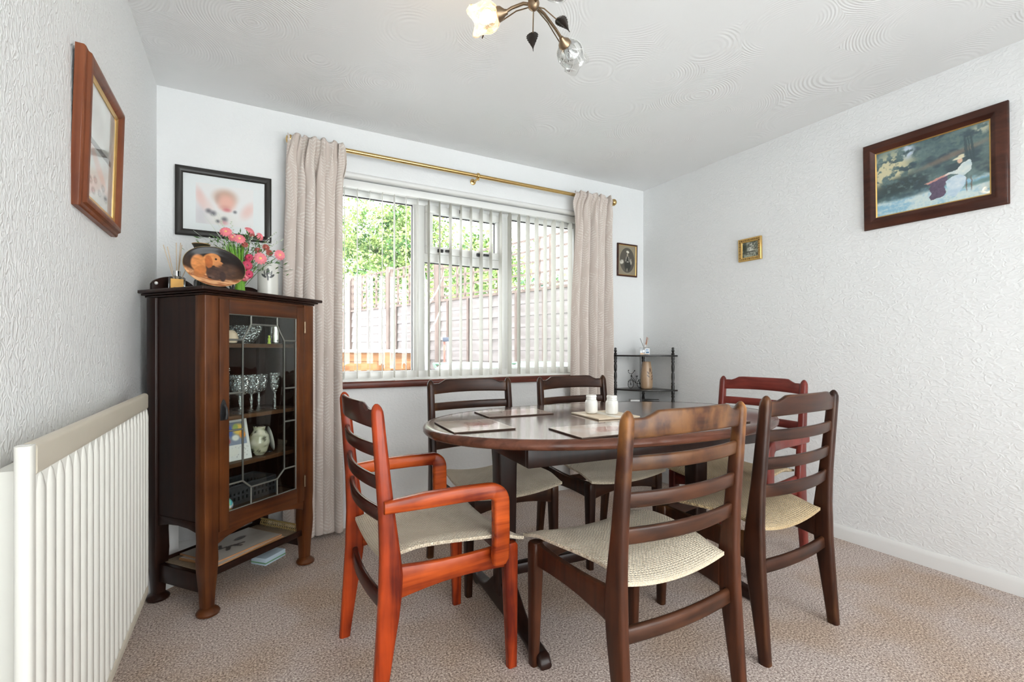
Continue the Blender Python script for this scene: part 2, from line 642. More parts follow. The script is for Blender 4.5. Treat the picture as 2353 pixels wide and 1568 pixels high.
# ------------------------------------------------------------------ curtain pole and curtains
YROD, ZROD = YB - 0.085, 2.222
pole = thing('curtain_pole', 'slim brass curtain pole above the window', 'curtain pole', (0, YROD, ZROD))
M().tube([(0.225, 0, 0), (2.50, 0, 0)], 0.0125, 16).make('rod', M_BRASS, pole, smooth=60)
for s, x in ((-1, 0.225), (1, 2.50)):
    prof = [(0.013, -0.03), (0.0175, -0.028), (0.0175, -0.015), (0.013, -0.012), (0.012, 0.0), (0.02, 0.004), (0.026, 0.016), (0.026, 0.026), (0.018, 0.038), (0.004, 0.042)]
    M().lathe(prof, 20, Matrix.Translation((x, 0, 0)) @ Matrix.Rotation(s * PI / 2, 4, 'Y')).make('finial', M_BRASS, pole, smooth=50)
for x in (0.262, 1.345, 2.462):
    br = M()
    br.lathe([(0.017, -0.008), (0.019, -0.006), (0.019, 0.006), (0.017, 0.008)], 18, Matrix.Translation((x, 0, 0)) @ Matrix.Rotation(PI / 2, 4, 'Y'))
    br.tube([(x, 0, -0.014), (x, 0.03, -0.02), (x, 0.084, -0.015)], 0.007, 10)
    br.lathe([(0.02, 0), (0.02, 0.005), (0.012, 0.01)], 16, Matrix.Translation((x, 0.084, -0.015)) @ Matrix.Rotation(PI / 2, 4, 'X'))
    br.sphere((x, -0.004, -0.024), 0.008)
    br.make('bracket', M_BRASS, pole, smooth=50)


def curtain_mat():
    k = NT('fern_curtain')
    uv = k.n('TexCoord').outputs['UV']
    sp = k.n('SeparateXYZ', Vector=uv)
    u, v = sp.outputs[0], sp.outputs[1]
    bend = k.n('TexNoise', Vector=k.n('Mapping', Vector=uv, Scale=(6.0, 3.0, 1.0)).outputs[0], Scale=1.0, Detail=1.0)
    uu = k.math('ADD', k.math('MULTIPLY', u, 12.5), k.math('MULTIPLY', bend.outputs[0], 2.6))
    cell = k.math('FLOOR', uu)
    fu = k.math('ABSOLUTE', k.math('SUBTRACT', k.math('FRACT', uu), 0.5))
    ph = k.math('FRACT', k.math('MULTIPLY', k.math('SINE', k.math('MULTIPLY', cell, 12.9)), 43.7))
    ch = k.math('FRACT', k.math('ADD', k.math('SUBTRACT', k.math('MULTIPLY', v, 56.0), k.math('MULTIPLY', fu, 2.6)), ph))
    leaf = k.math('MULTIPLY', k.math('GREATER_THAN', ch, 0.62), k.math('LESS_THAN', fu, 0.36))
    leaf = k.math('MULTIPLY', leaf, k.math('GREATER_THAN', fu, 0.03))
    gap = k.n('TexNoise', Vector=k.n('Mapping', Vector=uv, Scale=(16.0, 7.0, 1.0)).outputs[0], Scale=1.0, Detail=1.0)
    leaf = k.math('MULTIPLY', leaf, k.math('GREATER_THAN', gap.outputs[0], 0.42))
    col = k.mix(k.math('MULTIPLY', leaf, 0.5), srgb(224, 213, 205), srgb(250, 247, 242))
    we = k.n('TexNoise', Vector=uv, Scale=700.0, Detail=1.0)
    d = k.n('BsdfDiffuse', Color=col, Roughness=0.8, Normal=k.bump(we.outputs[0], 0.25, 0.002))
    t = k.n('BsdfTranslucent', Color=col)
    mx = k.n('MixShader', i0=0.22, i1=d.outputs[0], i2=t.outputs[0])
    k.t.links.new(mx.outputs[0], k.out.inputs[0])
    return k.m


M_CURT = curtain_mat()


def curtain(label, xt0, xt1, xb0, xb1, ztop, zbot, folds, seed):
    rr = random.Random(seed)
    phs = [rr.uniform(0, 6.28) for _ in range(6)]
    nu, nv = 170, 74
    vs, fs, uvs = [], [], []
    for j in range(nv + 1):
        v = j / nv
        z = lin(ztop, zbot, v ** 1.15)
        gather = math.exp(-((z - ZROD + 0.10) / 0.09) ** 2)          # bunched pocket below the pole
        head = smooth01(ZROD - 0.26, ZROD - 0.02, z)
        tt = smooth01(0.0, 1.0, (ztop - z) / 1.0)
        x0, x1 = lin(xt0, xb0, tt), lin(xt1, xb1, tt)
        for i in range(nu + 1):
            s = i / nu
            w = s + 0.018 * math.sin(2 * PI * folds * 0.5 * s + phs[0]) + 0.01 * math.sin(v * 5 + phs[1] + s * 9)
            a = 2 * PI * folds * w + phs[2]
            amp = lin(0.036, 0.015, head) * (0.75 + 0.35 * math.sin(2 * PI * 1.7 * s + phs[3]))
            y = amp * math.sin(a) + 0.008 * head * math.sin(2.7 * a + phs[4] + 22 * v) + 0.004 * math.sin(a * 1.9 + v * 7)
            x = lin(x0, x1, s) + 0.010 * math.cos(a) * (1 - head) + 0.007 * head * math.sin(1.7 * a + 30 * v)
            x += (s - 0.5) * 0.03 * gather
            y -= 0.022 * math.exp(-((z - ZROD) / 0.03) ** 2) + 0.006
            zz = z + (0.010 * math.sin(a * 1.0 + phs[5]) * smooth01(ztop - 0.05, ztop, z))
            vs.append((x, YROD + y - 0.003, zz))
            uvs.append((s * (x1 - x0) * 2.3, z))
    for j in range(nv):
        for i in range(nu):
            q = j * (nu + 1) + i
            fs.append((q, q + 1, q + nu + 2, q + nu + 1))
    me = bpy.data.meshes.new('curtain')
    me.from_pydata(vs, [], fs)
    ul = me.uv_layers.new(name='UVMap')
    for lp in me.loops:
        ul.data[lp.index].uv = uvs[lp.vertex_index]
    me.polygons.foreach_set('use_smooth', [True] * len(me.polygons))
    me.materials.append(M_CURT)
    o = link('curtain', me)
    md = o.modifiers.new('thick', 'SOLIDIFY')
    md.thickness = 0.003
    return tag(o, label, 'curtain', 'fern curtains at the window')


curtain('gathered beige fern-patterned curtain behind the glazed cabinet', 0.20, 0.488, 0.178, 0.49, ZROD + 0.026, 0.02, 6.0, 3)
curtain('gathered beige fern-patterned curtain beside the black corner shelf', 2.135, 2.47, 2.085, 2.48, ZROD + 0.026, 0.02, 5.0, 11)

# ------------------------------------------------------------------ dining chairs
M_DARK = wood('dark_walnut', (0.013, 0.0042, 0.0024), (0.050, 0.015, 0.0065), 2, 1.0, 0.33, wear=(0.30, 0.13, 0.04))
M_DARKX = wood('dark_walnut_rail', (0.014, 0.005, 0.003), (0.056, 0.019, 0.009), 0, 1.0, 0.33, wear=(0.28, 0.125, 0.045))
M_WORN = wood('worn_walnut', (0.024, 0.008, 0.0045), (0.085, 0.026, 0.011), 2, 1.0, 0.33, rubbed=(0.30, 0.125, 0.035))
M_WORNX = wood('worn_walnut_rail', (0.022, 0.0085, 0.005), (0.085, 0.031, 0.014), 0, 1.0, 0.33, rubbed=(0.17, 0.075, 0.026))
M_RED = wood('lit_red_mahogany', (0.10, 0.010, 0.004), (0.48, 0.060, 0.010), 2, 0.8, 0.27)  # orange cast of the light is put into the wood colour
M_REDX = wood('red_mahogany_rail', (0.022, 0.006, 0.004), (0.075, 0.014, 0.008), 0, 0.8, 0.25)
M_REDY = wood('lit_red_mahogany_arm', (0.15, 0.016, 0.005), (0.60, 0.100, 0.014), 1, 0.8, 0.27)  # lit arm: brighter orange painted into its base colour
M_CRIM = wood('crimson_mahogany', (0.085, 0.014, 0.011), (0.20, 0.035, 0.026), 2, 1.0, 0.3)
M_CRIMX = wood('crimson_mahogany_rail', (0.085, 0.014, 0.011), (0.22, 0.040, 0.030), 0, 1.0, 0.3)


def weave_mat(name, c1, c2):
    k = NT(name)
    v = k.coords('Object', (1, 1, 1))
    wa = k.n('TexWave', {'bands_direction': 'X'}, Vector=v, Scale=52.0, Distortion=0.6, Detail=1.0)
    wb_ = k.n('TexWave', {'bands_direction': 'Y'}, Vector=v, Scale=52.0, Distortion=0.6, Detail=1.0)
    ck = k.n('TexChecker', Vector=v, Scale=165.0)
    h = k.mix(ck.outputs[1], wa.outputs[0], wb_.outputs[0])
    nz = k.n('TexNoise', Vector=v, Scale=9.0, Detail=3.0)
    col = k.mix(k.math('ADD', k.math('MULTIPLY', h, 0.5), k.math('MULTIPLY', nz.outputs[0], 0.5)), c1, c2)
    p = k.pbsdf(Base_Color=col, Roughness=0.9, Normal=k.bump(h, 0.8, 0.005))
    p.inputs['Specular IOR Level'].default_value = 0.15
    p.inputs['Sheen Weight'].default_value = 0.25
    return k.m


M_SEAT = weave_mat('cream_weave', srgb(186, 168, 142), srgb(236, 224, 202))
M_SEATY = weave_mat('straw_weave', srgb(150, 124, 88), srgb(212, 188, 146))


def post_y(z):
    pts = [(0, -.236), (.15, -.220), (.32, -.200), (.42, -.196), (.55, -.206), (.75, -.224), (.91, -.238)]
    for (a, ya), (b, yb) in zip(pts, pts[1:]):
        if z <= b:
            return lin(ya, yb, (z - a) / (b - a))
    return pts[-1][1]


def post_d(z):
    pts = [(0, .038), (.15, .050), (.30, .066), (.40, .070), (.47, .060), (.60, .046), (.80, .038), (.91, .034)]
    for (a, ya), (b, yb) in zip(pts, pts[1:]):
        if z <= b:
            return lin(ya, yb, (z - a) / (b - a))
    return pts[-1][1]


HP = 0.2275    # half distance between the posts


def slat_bar(z0, z1, bow, th, yoff=0.0, shaped=False, half=HP - 0.008):
    n = 22
    secs = []
    for i in range(n + 1):
        s = -1 + 2 * i / n
        x = s * half
        zt, zb = z1, z0
        if shaped:                       # raised middle with dropped shoulders
            zt = z1 - 0.020 * smooth01(0.60, 0.82, abs(s))
            zb = z0 + 0.006 * (1 - s * s)
        zc = (zt + zb) / 2
        y = post_y(zc) - bow * (1 - s * s) + yoff
        h = zt - zb
        lean = (post_y(zt) - post_y(zb))
        secs.append([(x, y + p[0] + lean * (p[1] / h), zc + p[1]) for p in rrect(th, h, th * 0.42, 3)])
    return M().loft(secs)


def seat_pad(mat, root):
    nu, nv = 22, 24
    top, bot = [], []

    def pt(i, j, low):
        s, t = -1 + 2 * i / nu, j / nv
        y = lin(-0.205, 0.252, t)
        hw = lin(0.196, 0.246, smooth01(0.0, 0.75, t))
        x = s * hw
        z = 0.447 + 0.024 * s * s - 0.024 * smooth01(0.74, 1.02, t) ** 1.5 + 0.010 * math.sin(PI * min(1, t * 1.15)) - 0.012 * (1 - smooth01(0, 0.25, t))
        e = min(1 - abs(s), t * 1.6, (1 - t) * 1.6)
        round_ = 0.016 * (1 - smooth01(0, 0.16, e))
        return (x, y, z - 0.028 + round_ * 0.3) if low else (x, y, z - round_ * 0.8)

    vs = [pt(i, j, False) for j in range(nv + 1) for i in range(nu + 1)] + [pt(i, j, True) for j in range(nv + 1) for i in range(nu + 1)]
    o = (nu + 1) * (nv + 1)
    fs = []
    for j in range(nv):
        for i in range(nu):
            q = j * (nu + 1) + i
            fs += [(q, q + 1, q + nu + 2, q + nu + 1), (o + q, o + q + nu + 1, o + q + nu + 2, o + q + 1)]
    ring = [i for i in range(nu + 1)] + [j * (nu + 1) + nu for j in range(1, nv + 1)] + [nv * (nu + 1) + i for i in range(nu - 1, -1, -1)] + [j * (nu + 1) for j in range(nv - 1, 0, -1)]
    for a, b in zip(ring, ring[1:] + ring[:1]):
        fs.append((b, a, o + a, o + b))
    return M().add(vs, fs).make('seat', mat, root, smooth=75)


def make_chair(name, label, cat, group, mz, mx, my, mseat, arms=False):
    root = thing(name, label, cat, group=group)
    for s in (-1, 1):
        secs = []
        zs = [0, .02, .10, .20, .28, .34, .40, .46, .52, .60, .70, .80, .87, .885, .897, .904, .9075]
        for z in zs:
            k = 1.0 if z < .88 else max(0.22, math.sqrt(max(0.0, 1 - ((z - .877) / .031) ** 2)))
            w = 0.033
            x = s * (HP + 0.004 - 0.004 * z)
            secs.append([(x + p[0], post_y(z) + p[1], z) for p in rrect(w * (k if z > .88 else 1), post_d(z) * k, 0.011, 3)])
        M().loft(secs).make('back_post', mz, root, smooth=45)
        secs = []
        for z in (0.0, .02, .15, .30, .38, .408, .416):
            k = lin(0.034, 0.050, min(1, z / .38))
            kk = k * (0.82 if z > .412 else 1)
            secs.append([(s * (HP - 0.006 * (z / .43)) + p[0], 0.214 - 0.006 * (z / .43) + p[1], z) for p in rrect(k * 0.8 * (kk / k), kk, 0.008, 3)])
        M().loft(secs).make('front_leg', mz, root, smooth=45)
        rail = M()
        secs = []
        for t in [i / 8 for i in range(9)]:
            y = lin(-0.175, 0.20, t)
            zt = 0.424 - 0.010 * math.sin(PI * t) - 0.008 * t
            zb = 0.325 + 0.014 * math.sin(PI * t) + 0.012 * t
            secs.append([(s * (HP - 0.008) + p[0], y, (zt + zb) / 2 + p[1]) for p in rrect(0.022, zt - zb, 0.006, 2)])
        rail.loft(secs).make('side_rail', my, root, smooth=45)
    fr = M()
    secs = []
    for i in range(13):
        q = -1 + i / 6
        zt, zb = 0.418 - 0.006 * (1 - q * q), 0.335 + 0.028 * (1 - q * q)
        secs.append([(q * (HP - .02), 0.212 + p[0], (zt + zb) / 2 + p[1]) for p in rrect(0.022, zt - zb, 0.006, 2)])
    fr.loft(secs).make('front_rail', mx, root, smooth=45)
    for z0, z1 in ((.748, .789), (.649, .692), (.551, .597)):
        slat_bar(z0, z1, 0.030, 0.017).make('ladder_slat', mx, root, smooth=45)
    slat_bar(.832, .908, 0.030, 0.018, shaped=True).make('top_rail', mx, root, smooth=45)
    slat_bar(.286, .330, 0.018, 0.020).make('stretcher', mx, root, smooth=45)
    seat_pad(mseat, root)
    if arms:
        for s in (-1, 1):
            path = []
            zt = 0.612
            path.append((-0.222, zt - 0.002, 0))
            path.append((-0.10, zt + 0.003, 0))
            path.append((0.02, zt + 0.003, 0))
            for i in range(9):
                a = PI / 2 * i / 8
                path.append((0.112 + 0.040 * math.sin(a), zt - 0.040 + 0.040 * math.cos(a), a))
            path.append((0.153, 0.46, PI / 2))
            path.append((0.150, 0.39, PI / 2))
            path.append((0.148, 0.372, PI / 2))
            secs = []
            for i, (y, z, a) in enumerate(path):
                w, h = 0.034, lin(0.046, 0.056, min(1, i / 8))
                if i == 0 or i == len(path) - 1:
                    w, h = 0.024, h * 0.8
                xo = s * lin(0.250, 0.263, min(1, i / 4))
                secs.append([(xo + p[0], y + math.sin(a) * p[1], z + math.cos(a) * p[1]) for p in rrect(w, h, 0.009, 3)])
            M().loft(secs).make('arm', my, root, smooth=50)
    return root


G_SIDE = 'ladder-back side chairs at the table'
G_ARM = 'ladder-back armchairs at the table ends'
c_near = make_chair('dining_chair', 'dark ladder-back dining chair with worn edges and cream seat, nearest the viewer', 'chair', G_SIDE, M_WORN, M_WORNX, M_WORN, M_SEAT)
c_near.location = (1.075, 1.158, 0)
c_near.rotation_euler = (0, 0, R(0.5))
c_far = make_chair('dining_chair', 'dark ladder-back dining chair behind the table, in front of the window sill', 'chair', G_SIDE, M_DARK, M_DARKX, M_DARK, M_SEAT)
c_far.location = (1.055, 2.105, 0)
c_far.rotation_euler = (0, 0, R(181.5))
copy_tree(c_far, (1.678, 2.045, 0), R(180), 'dark ladder-back dining chair behind the salt and pepper jars, beside the right curtain')
c_right = make_chair('dining_chair', 'dark ladder-back dining chair with straw-coloured seat, nearest the bare right wall', 'chair', G_SIDE, M_DARK, M_DARKX, M_DARK, M_SEATY)
c_right.location = (1.752, 1.235, 0)
c_right.rotation_euler = (0, 0, R(2.4))
c_arm = make_chair('dining_armchair', 'bright red-orange wooden armchair with cream seat at the left table end', 'chair', G_ARM, M_RED, M_REDX, M_REDY, M_SEAT, True)
c_arm.location = (0.557, 1.622, 0)
c_arm.rotation_euler = (0, 0, R(-88.6))
c_arm2 = make_chair('dining_armchair', 'crimson wooden armchair at the right table end by the right wall', 'chair', G_ARM, M_CRIM, M_CRIMX, M_CRIM, M_SEATY, True)
c_arm2.location = (2.248, 1.620, 0)
c_arm2.rotation_euler = (0, 0, R(93))

# ------------------------------------------------------------------ dining table
M_TOP = wood('table_veneer', (0.050, 0.022, 0.015), (0.105, 0.045, 0.028), 0, 0.7, 0.2, bump=0.015, coat=1.0, spec=0.6)
M_TEDGE = wood('table_edge', (0.060, 0.020, 0.012), (0.15, 0.055, 0.032), 0, 1.0, 0.22)
M_TLEG = wood('table_leg', (0.010, 0.0045, 0.0035), (0.024, 0.009, 0.006), 2, 1.0, 0.3)
TZ = 0.772
table = thing('dining_table', 'oval dark wood pedestal dining table set with placemats', 'table', (1.402, 1.632, 0), R(-5.2))


def oval(a, b, n=96, e=2.22):
    o = []
    for i in range(n):
        t = 2 * PI * i / n
        c, s = math.cos(t), math.sin(t)
        o.append((a * math.copysign(abs(c) ** (2 / e), c), b * math.copysign(abs(s) ** (2 / e), s)))
    return o


TA, TB = 0.822, 0.500
edge = M()
secs = []
for d, z in ((-.045, TZ - .034), (-.006, TZ - .034), (-.001, TZ - .028), (0, TZ - .018), (-.004, TZ - .008), (-.014, TZ - .0015), (-.022, TZ), (-.026, TZ)):
    secs.append([(x, y, z) for x, y in oval(TA + d, TB + d)])
edge.loft(secs, caps=False)
edge.make('table_edge', M_TEDGE, table, smooth=60)


def half_top(sign):
    o = [(x, y) for x, y in oval(TA - .0255, TB - .0255, 192) if x * sign >= 0.0012]
    o.sort(key=lambda p: math.atan2(p[1], p[0] * sign))
    o = [(x, y) for x, y in o]
    o = [(sign * 0.0012, -(TB - .0258))] + o + [(sign * 0.0012, TB - .0258)]
    n = len(o)
    return M().add([(x, y, TZ - .0006) for x, y in o] + [(x, y, TZ - .02) for x, y in o],
                   [tuple(range(n)), tuple(range(2 * n - 1, n - 1, -1))] + [(i, (i + 1) % n, n + (i + 1) % n, n + i) for i in range(n)])


half_top(-1).make('top_leaf', M_TOP, table)
half_top(1).make('top_leaf', M_TOP, table)
ap = M()
for a, b, c, d in ((-.56, .56, -.33, -.305), (-.56, .56, .305, .33), (-.56, -.535, -.305, .305), (.535, .56, -.305, .305)):
    ap.box(a, b, c, d, TZ - .105, TZ - .034)
ap.make('apron', M_TLEG, table, bevel=0.003)
for sx in (-1, 1):
    x = sx * 0.505
    cst = M()
    secs = []
    for z, w in ((0.10, .075), (.30, .072), (.60, .078), (TZ - .105, .085), (TZ - .034, .085)):
        secs.append([(x + p[0], p[1], z) for p in rrect(w, w * 1.05, 0.010, 3)])
    cst.loft(secs).make('column', M_TLEG, table, smooth=45)
    ft = []
    n = 40
    for i in range(n + 1):
        s = -1 + 2 * i / n
        zt = 0.044 + 0.120 * math.exp(-(s / 0.36) ** 2)
        zb = 0.0 if abs(s) > 0.80 else 0.030 * (1 - (abs(s) / 0.8) ** 6)
        if abs(s) > 0.955:
            zt = 0.044 - 0.022 * (abs(s) - .955) / .045
        ft.append((s * 0.355, zb, zt))
    secs = [[(x + p[0], y, (zb + zt) / 2 + p[1]) for p in rrect(0.064 - 0.022 * (abs(y) / .355) ** 2, zt - zb, 0.012, 4)] for y, zb, zt in ft]
    M().loft(secs).make('foot', M_TLEG, table, smooth=50)
M().box(-.47, .47, -.02, .02, .16, .205).make('stretcher', M_TLEG, table, bevel=0.008)


# ------------------------------------------------------------------ placemats, tray and cruets
def mat_paint(seed):
    def f(u, v):
        c = over((208, 196, 186), (186, 164, 152), fbm(u * 5 + seed, v * 4 + seed) * 0.9)
        c = over(c, (176, 112, 98), blob(u, v, .55, .5, .24, .20, 20, .6) * (0.4 + .6 * fbm(u * 9 + seed, v * 7)))
        c = over(c, (150, 80, 70), blob(u, v, .62, .45, .09, .16, 0, .5) * 0.7)
        c = over(c, (222, 214, 204), blob(u, v, .25, .6, .16, .22, 30, .7) * 0.6)
        b = min(u, 1 - u, v * .72, (1 - v) * .72)
        return over((226, 214, 200), c, smooth01(0.015, 0.03, b))
    return f


M_CORK = plain('cork_backing', srgb(74, 54, 44), 0.8, noise=0.2, nscale=120)
M_GLOSSPRINT = print_mat(0.12, 0.6, 0.5)


def table_item(lx, ly):
    """Table-frame coordinates to world."""
    a = R(-5.2)
    return (1.402 + lx * math.cos(a) - ly * math.sin(a), 1.632 + lx * math.sin(a) + ly * math.cos(a))


def placemat(label, x, y, w, d, rot, seed, cat='placemat', group='glossy placemats on the table', th=0.0045, z=TZ, name='placemat'):
    o = thing(name, label, cat, (x, y, z), R(rot), group)
    M().box(-w / 2, w / 2, -d / 2, d / 2, 0, th).make('cork_base', M_CORK, o, bevel=0.0012)
    paint_mesh('printed_face', 40, 28, lambda u, v: ((u - .5) * w * .985, (v - .5) * d * .98, th + 0.0005), mat_paint(seed), M_GLOSSPRINT, o)
    return o


placemat('glossy pink-and-cream placemat in front of the far chair by the window', 1.062, 1.895, 0.312, 0.195, -5.5, 1.3)
placemat('glossy pink-and-cream placemat at the left end of the table', 0.752, 1.654, 0.235, 0.262, -4.8, 4.1)
placemat('glossy cream placemat in front of the nearest dark chair', 1.112, 1.338, 0.312, 0.222, -4.0, 7.7)
placemat('glossy placemat at the table edge before the straw-seated chair', 1.615, 1.315, 0.30, 0.215, -4.0, 9.2)
M_TILE = plain('cream_board', srgb(214, 196, 170), 0.35, noise=0.12, nscale=14)
bd = thing('serving_board', 'small cream square board under the salt and pepper jars', 'board', (1.378, 1.636, TZ), R(-6))
M().box(-.105, .105, -.112, .112, 0, 0.007).make('board', M_TILE, bd, bevel=0.002)
M().box(-.022, .022, -.1115, .1115, 0.007, 0.0078).make('stripe', plain('white_stripe', srgb(232, 226, 214), 0.3), bd)
M_CERAM = plain('white_ceramic', (0.80, 0.79, 0.755), 0.18, coat=0.3)


def jar(label, x, y):
    o = thing('cruet_jar', label, 'jar', (x, y, TZ + 0.0082), 0, 'white salt and pepper jars')
    M().lathe([(.0005, 0), (.020, 0), (.0255, .003), (.028, .010), (.028, .048), (.0255, .057), (.022, .0605)], 28).make('jar_body', M_CERAM, o, smooth=50)
    M().lathe([(.0215, .0605), (.0225, .062), (.0225, .066), (.0215, .068), (.0215, .070), (.0232, .0715), (.0232, .079), (.021, .082), (.0005, .0825)], 28).make('lid', M_CERAM, o, smooth=45)
    return o


jar('white ceramic jar on the cream board, nearer the window', 1.338, 1.679)
jar('white ceramic jar on the cream board, nearer the front chair', 1.400, 1.614)

# ------------------------------------------------------------------ glazed cabinet standing across the corner
CA = math.atan2(.6254, .7803)
CO = (-0.0386, 2.5339)
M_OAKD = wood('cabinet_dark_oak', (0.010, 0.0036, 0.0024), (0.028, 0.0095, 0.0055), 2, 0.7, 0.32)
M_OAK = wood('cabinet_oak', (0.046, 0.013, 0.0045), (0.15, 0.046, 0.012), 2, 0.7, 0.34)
M_OAKX = wood('cabinet_oak_rail', (0.040, 0.0115, 0.0045), (0.13, 0.039, 0.011), 0, 0.7, 0.34)
M_OAKS = wood('cabinet_shelf', (0.05, 0.022, 0.010), (0.11, 0.05, 0.022), 0, 0.7, 0.4)
M_LEAD = plain('lead_came', (0.20, 0.20, 0.18), 0.45, 0.6)
M_CABGL = clear_glass('cabinet_glass', (0.95, 0.97, 0.95), 0.002, film=0.12)
cab = thing('display_cabinet', 'tall dark oak display cabinet with leaded glass door standing across the corner', 'cabinet', (*CO, 0), CA)


def clocal(lx, ly, z=0.0):
    return (CO[0] + lx * math.cos(CA) - ly * math.sin(CA), CO[1] + lx * math.sin(CA) + ly * math.cos(CA), z)


def cab_leg(sx, sy, mat):
    secs = []
    x, y = sx * 0.250, (-0.147 if sy < 0 else 0.157)
    for z, w in ((.028, .040), (.10, .046), (.17, .056), (.22, .060), (.30, .056), (.36, .060), (1.28, .060)):
        secs.append([(x + p[0], y + p[1], z) for p in rrect(w, w, 0.006, 2)])
    l = M().loft(secs).make('leg', mat, cab, smooth=40)
    M().lathe([(.0005, 0), (.030, 0), (.041, .006), (.043, .014), (.038, .022), (.024, .032), (.0005, .036)], 20, Matrix.Translation((x, y - (0.006 if sy < 0 else 0), 0))).make('pad_foot', mat, l, smooth=45)


for sx in (-1, 1):
    for sy in (-1, 1):
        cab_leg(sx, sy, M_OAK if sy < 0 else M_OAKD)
for sx in (-1, 1):
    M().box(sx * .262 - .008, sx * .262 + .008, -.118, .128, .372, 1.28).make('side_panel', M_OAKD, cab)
    sr = M().prism([(-.118, .37), (.128, .37), (.128, .325), (.07, .338), (0, .342), (-.06, .338), (-.118, .325)], sx * .258 - .012, sx * .258 + .012,
                   Matrix(((0, 1, 0, 0), (1, 0, 0, 0), (0, 0, 1, 0), (0, 0, 0, 1))))
    sr.make('side_rail', M_OAKD, cab, bevel=0.003)
    M().box(sx * .250 - .012, sx * .250 + .012, -.120, .130, .085, .160).make('lower_rail', M_OAKD, cab, bevel=0.003)
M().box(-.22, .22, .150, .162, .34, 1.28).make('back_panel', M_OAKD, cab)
M().box(-.256, .256, -.135, .150, .345, .362).make('base_board', M_OAKS, cab)
for z in (0.572, 0.778, 1.090):
    M().box(-.254, .254, -.118, .149, z - .018, z).make('shelf', M_OAKS, cab, bevel=0.002)
M().box(-.222, .222, -.170, -.145, 1.268, 1.29).make('top_rail', M_OAKX, cab)
apr = [(-.222, .345), (.222, .345), (.222, .275)] + [(.222 - .444 * i / 14, .275 + .042 * math.sin(PI * i / 14) ** 0.7) for i in range(1, 14)] + [(-.222, .275)]
M().prism(apr, -.172, -.150).make('apron', M_OAKX, cab, bevel=0.003)
tp = M()
for z0, z1, o in ((1.282, 1.290, 0.004), (1.290, 1.298, 0.016), (1.298, 1.312, 0.030)):
    tp.box(-.280 - o, .280 + o, -.177 - o, .187 + min(o, .01), z0, z1)
tp.make('top_board', M_OAKD, cab, bevel=0.004, seg=3)
gal = []
N = 72
for i in range(N + 1):
    s = i / N
    h = 0.030 + 0.040 * abs(math.sin(PI * 3 * s)) ** 0.6
    gal.append((-.275 + .55 * s, 1.312 + h))
M().prism([(.275, 1.312), (-.275, 1.312)] + gal, .155, .172).make('gallery', M_OAKD, cab, bevel=0.003)
M().sphere(clocal(-.262, .16, 0) and (-.262, .150, 1.345), 0.007).make('stud', M_GLOSSW, cab, smooth=60)

# leaded door
door = M()
GX, GZ0, GZ1 = 0.176, 0.392, 1.213
DY0, DY1 = -.178, -.156
door.box(-.219, -GX, DY0, DY1, .322, 1.272).box(GX, .219, DY0, DY1, .322, 1.272)
door = door.make('door', M_OAK, cab, bevel=0.003)
M().box(-GX, GX, DY0, DY1, GZ1, 1.272).make('door_rail', M_OAKX, door, bevel=0.003)
M().box(-GX, GX, DY0, DY1, .322, GZ0).make('door_rail', M_OAKX, door, bevel=0.003)
VX, IX = 0.108, 0.068
ZT1, ZT0 = 1.173, 1.105
ZB1, ZB0 = 0.503, 0.466
panes = [
    [(-VX, ZT0), (-IX, ZT1), (IX, ZT1), (VX, ZT0), (VX, ZB1), (IX, ZB0), (-IX, ZB0), (-VX, ZB1)],
    [(-IX, ZT1), (-IX, GZ1), (IX, GZ1), (IX, ZT1)],
    [(-IX, GZ0), (-IX, ZB0), (IX, ZB0), (IX, GZ0)],
]
for s in (-1, 1):
    panes += [[(s * VX, ZT0), (s * GX, ZT0), (s * GX, GZ1), (s * IX, GZ1), (s * IX, ZT1)],
              [(s * VX, ZB1), (s * GX, ZB1), (s * GX, GZ0), (s * IX, GZ0), (s * IX, ZB0)],
              [(s * VX, ZT0), (s * GX, ZT0), (s * GX, .881), (s * VX, .881)],
              [(s * VX, .881), (s * GX, .881), (s * GX, .725), (s * VX, .725)],
              [(s * VX, .725), (s * GX, .725), (s * GX, ZB1), (s * VX, ZB1)]]
for p in panes:
    M().prism(p, -.170, -.167).make('pane', M_CABGL, door)
cm = M()
segs = set()
for p in panes:
    for a, b in zip(p, p[1:] + p[:1]):
        segs.add(tuple(sorted((a, b))))
for a, b in segs:
    cm.tube([(a[0], -.1685, a[1]), (b[0], -.1685, b[1])], 0.0042, 8)
cm.make('leading', M_LEAD, door, smooth=50)
hd = M().prism([(-.014, .775), (.014, .775), (.016, .80), (.012, .84), (.006, .855), (0, .862), (-.006, .855), (-.012, .84), (-.016, .80)], -.181, -.178, Matrix.Translation((-.203, 0, 0)))
hd = hd.make('handle', M_BLACKPL, door, bevel=0.001)
M().tube([(-.203, -.184, .838), (-.203, -.196, .825), (-.203, -.199, .80), (-.203, -.194, .782)], [.004, .005, .006, .008], 10).make('drop_pull', M_BLACKPL, hd, smooth=50)
for z in (1.172, .42):
    M().tube([(.2205, -.180, z - .028), (.2205, -.180, z + .028)], 0.005, 10).make('hinge', M_OLDBRASS, door, smooth=50)

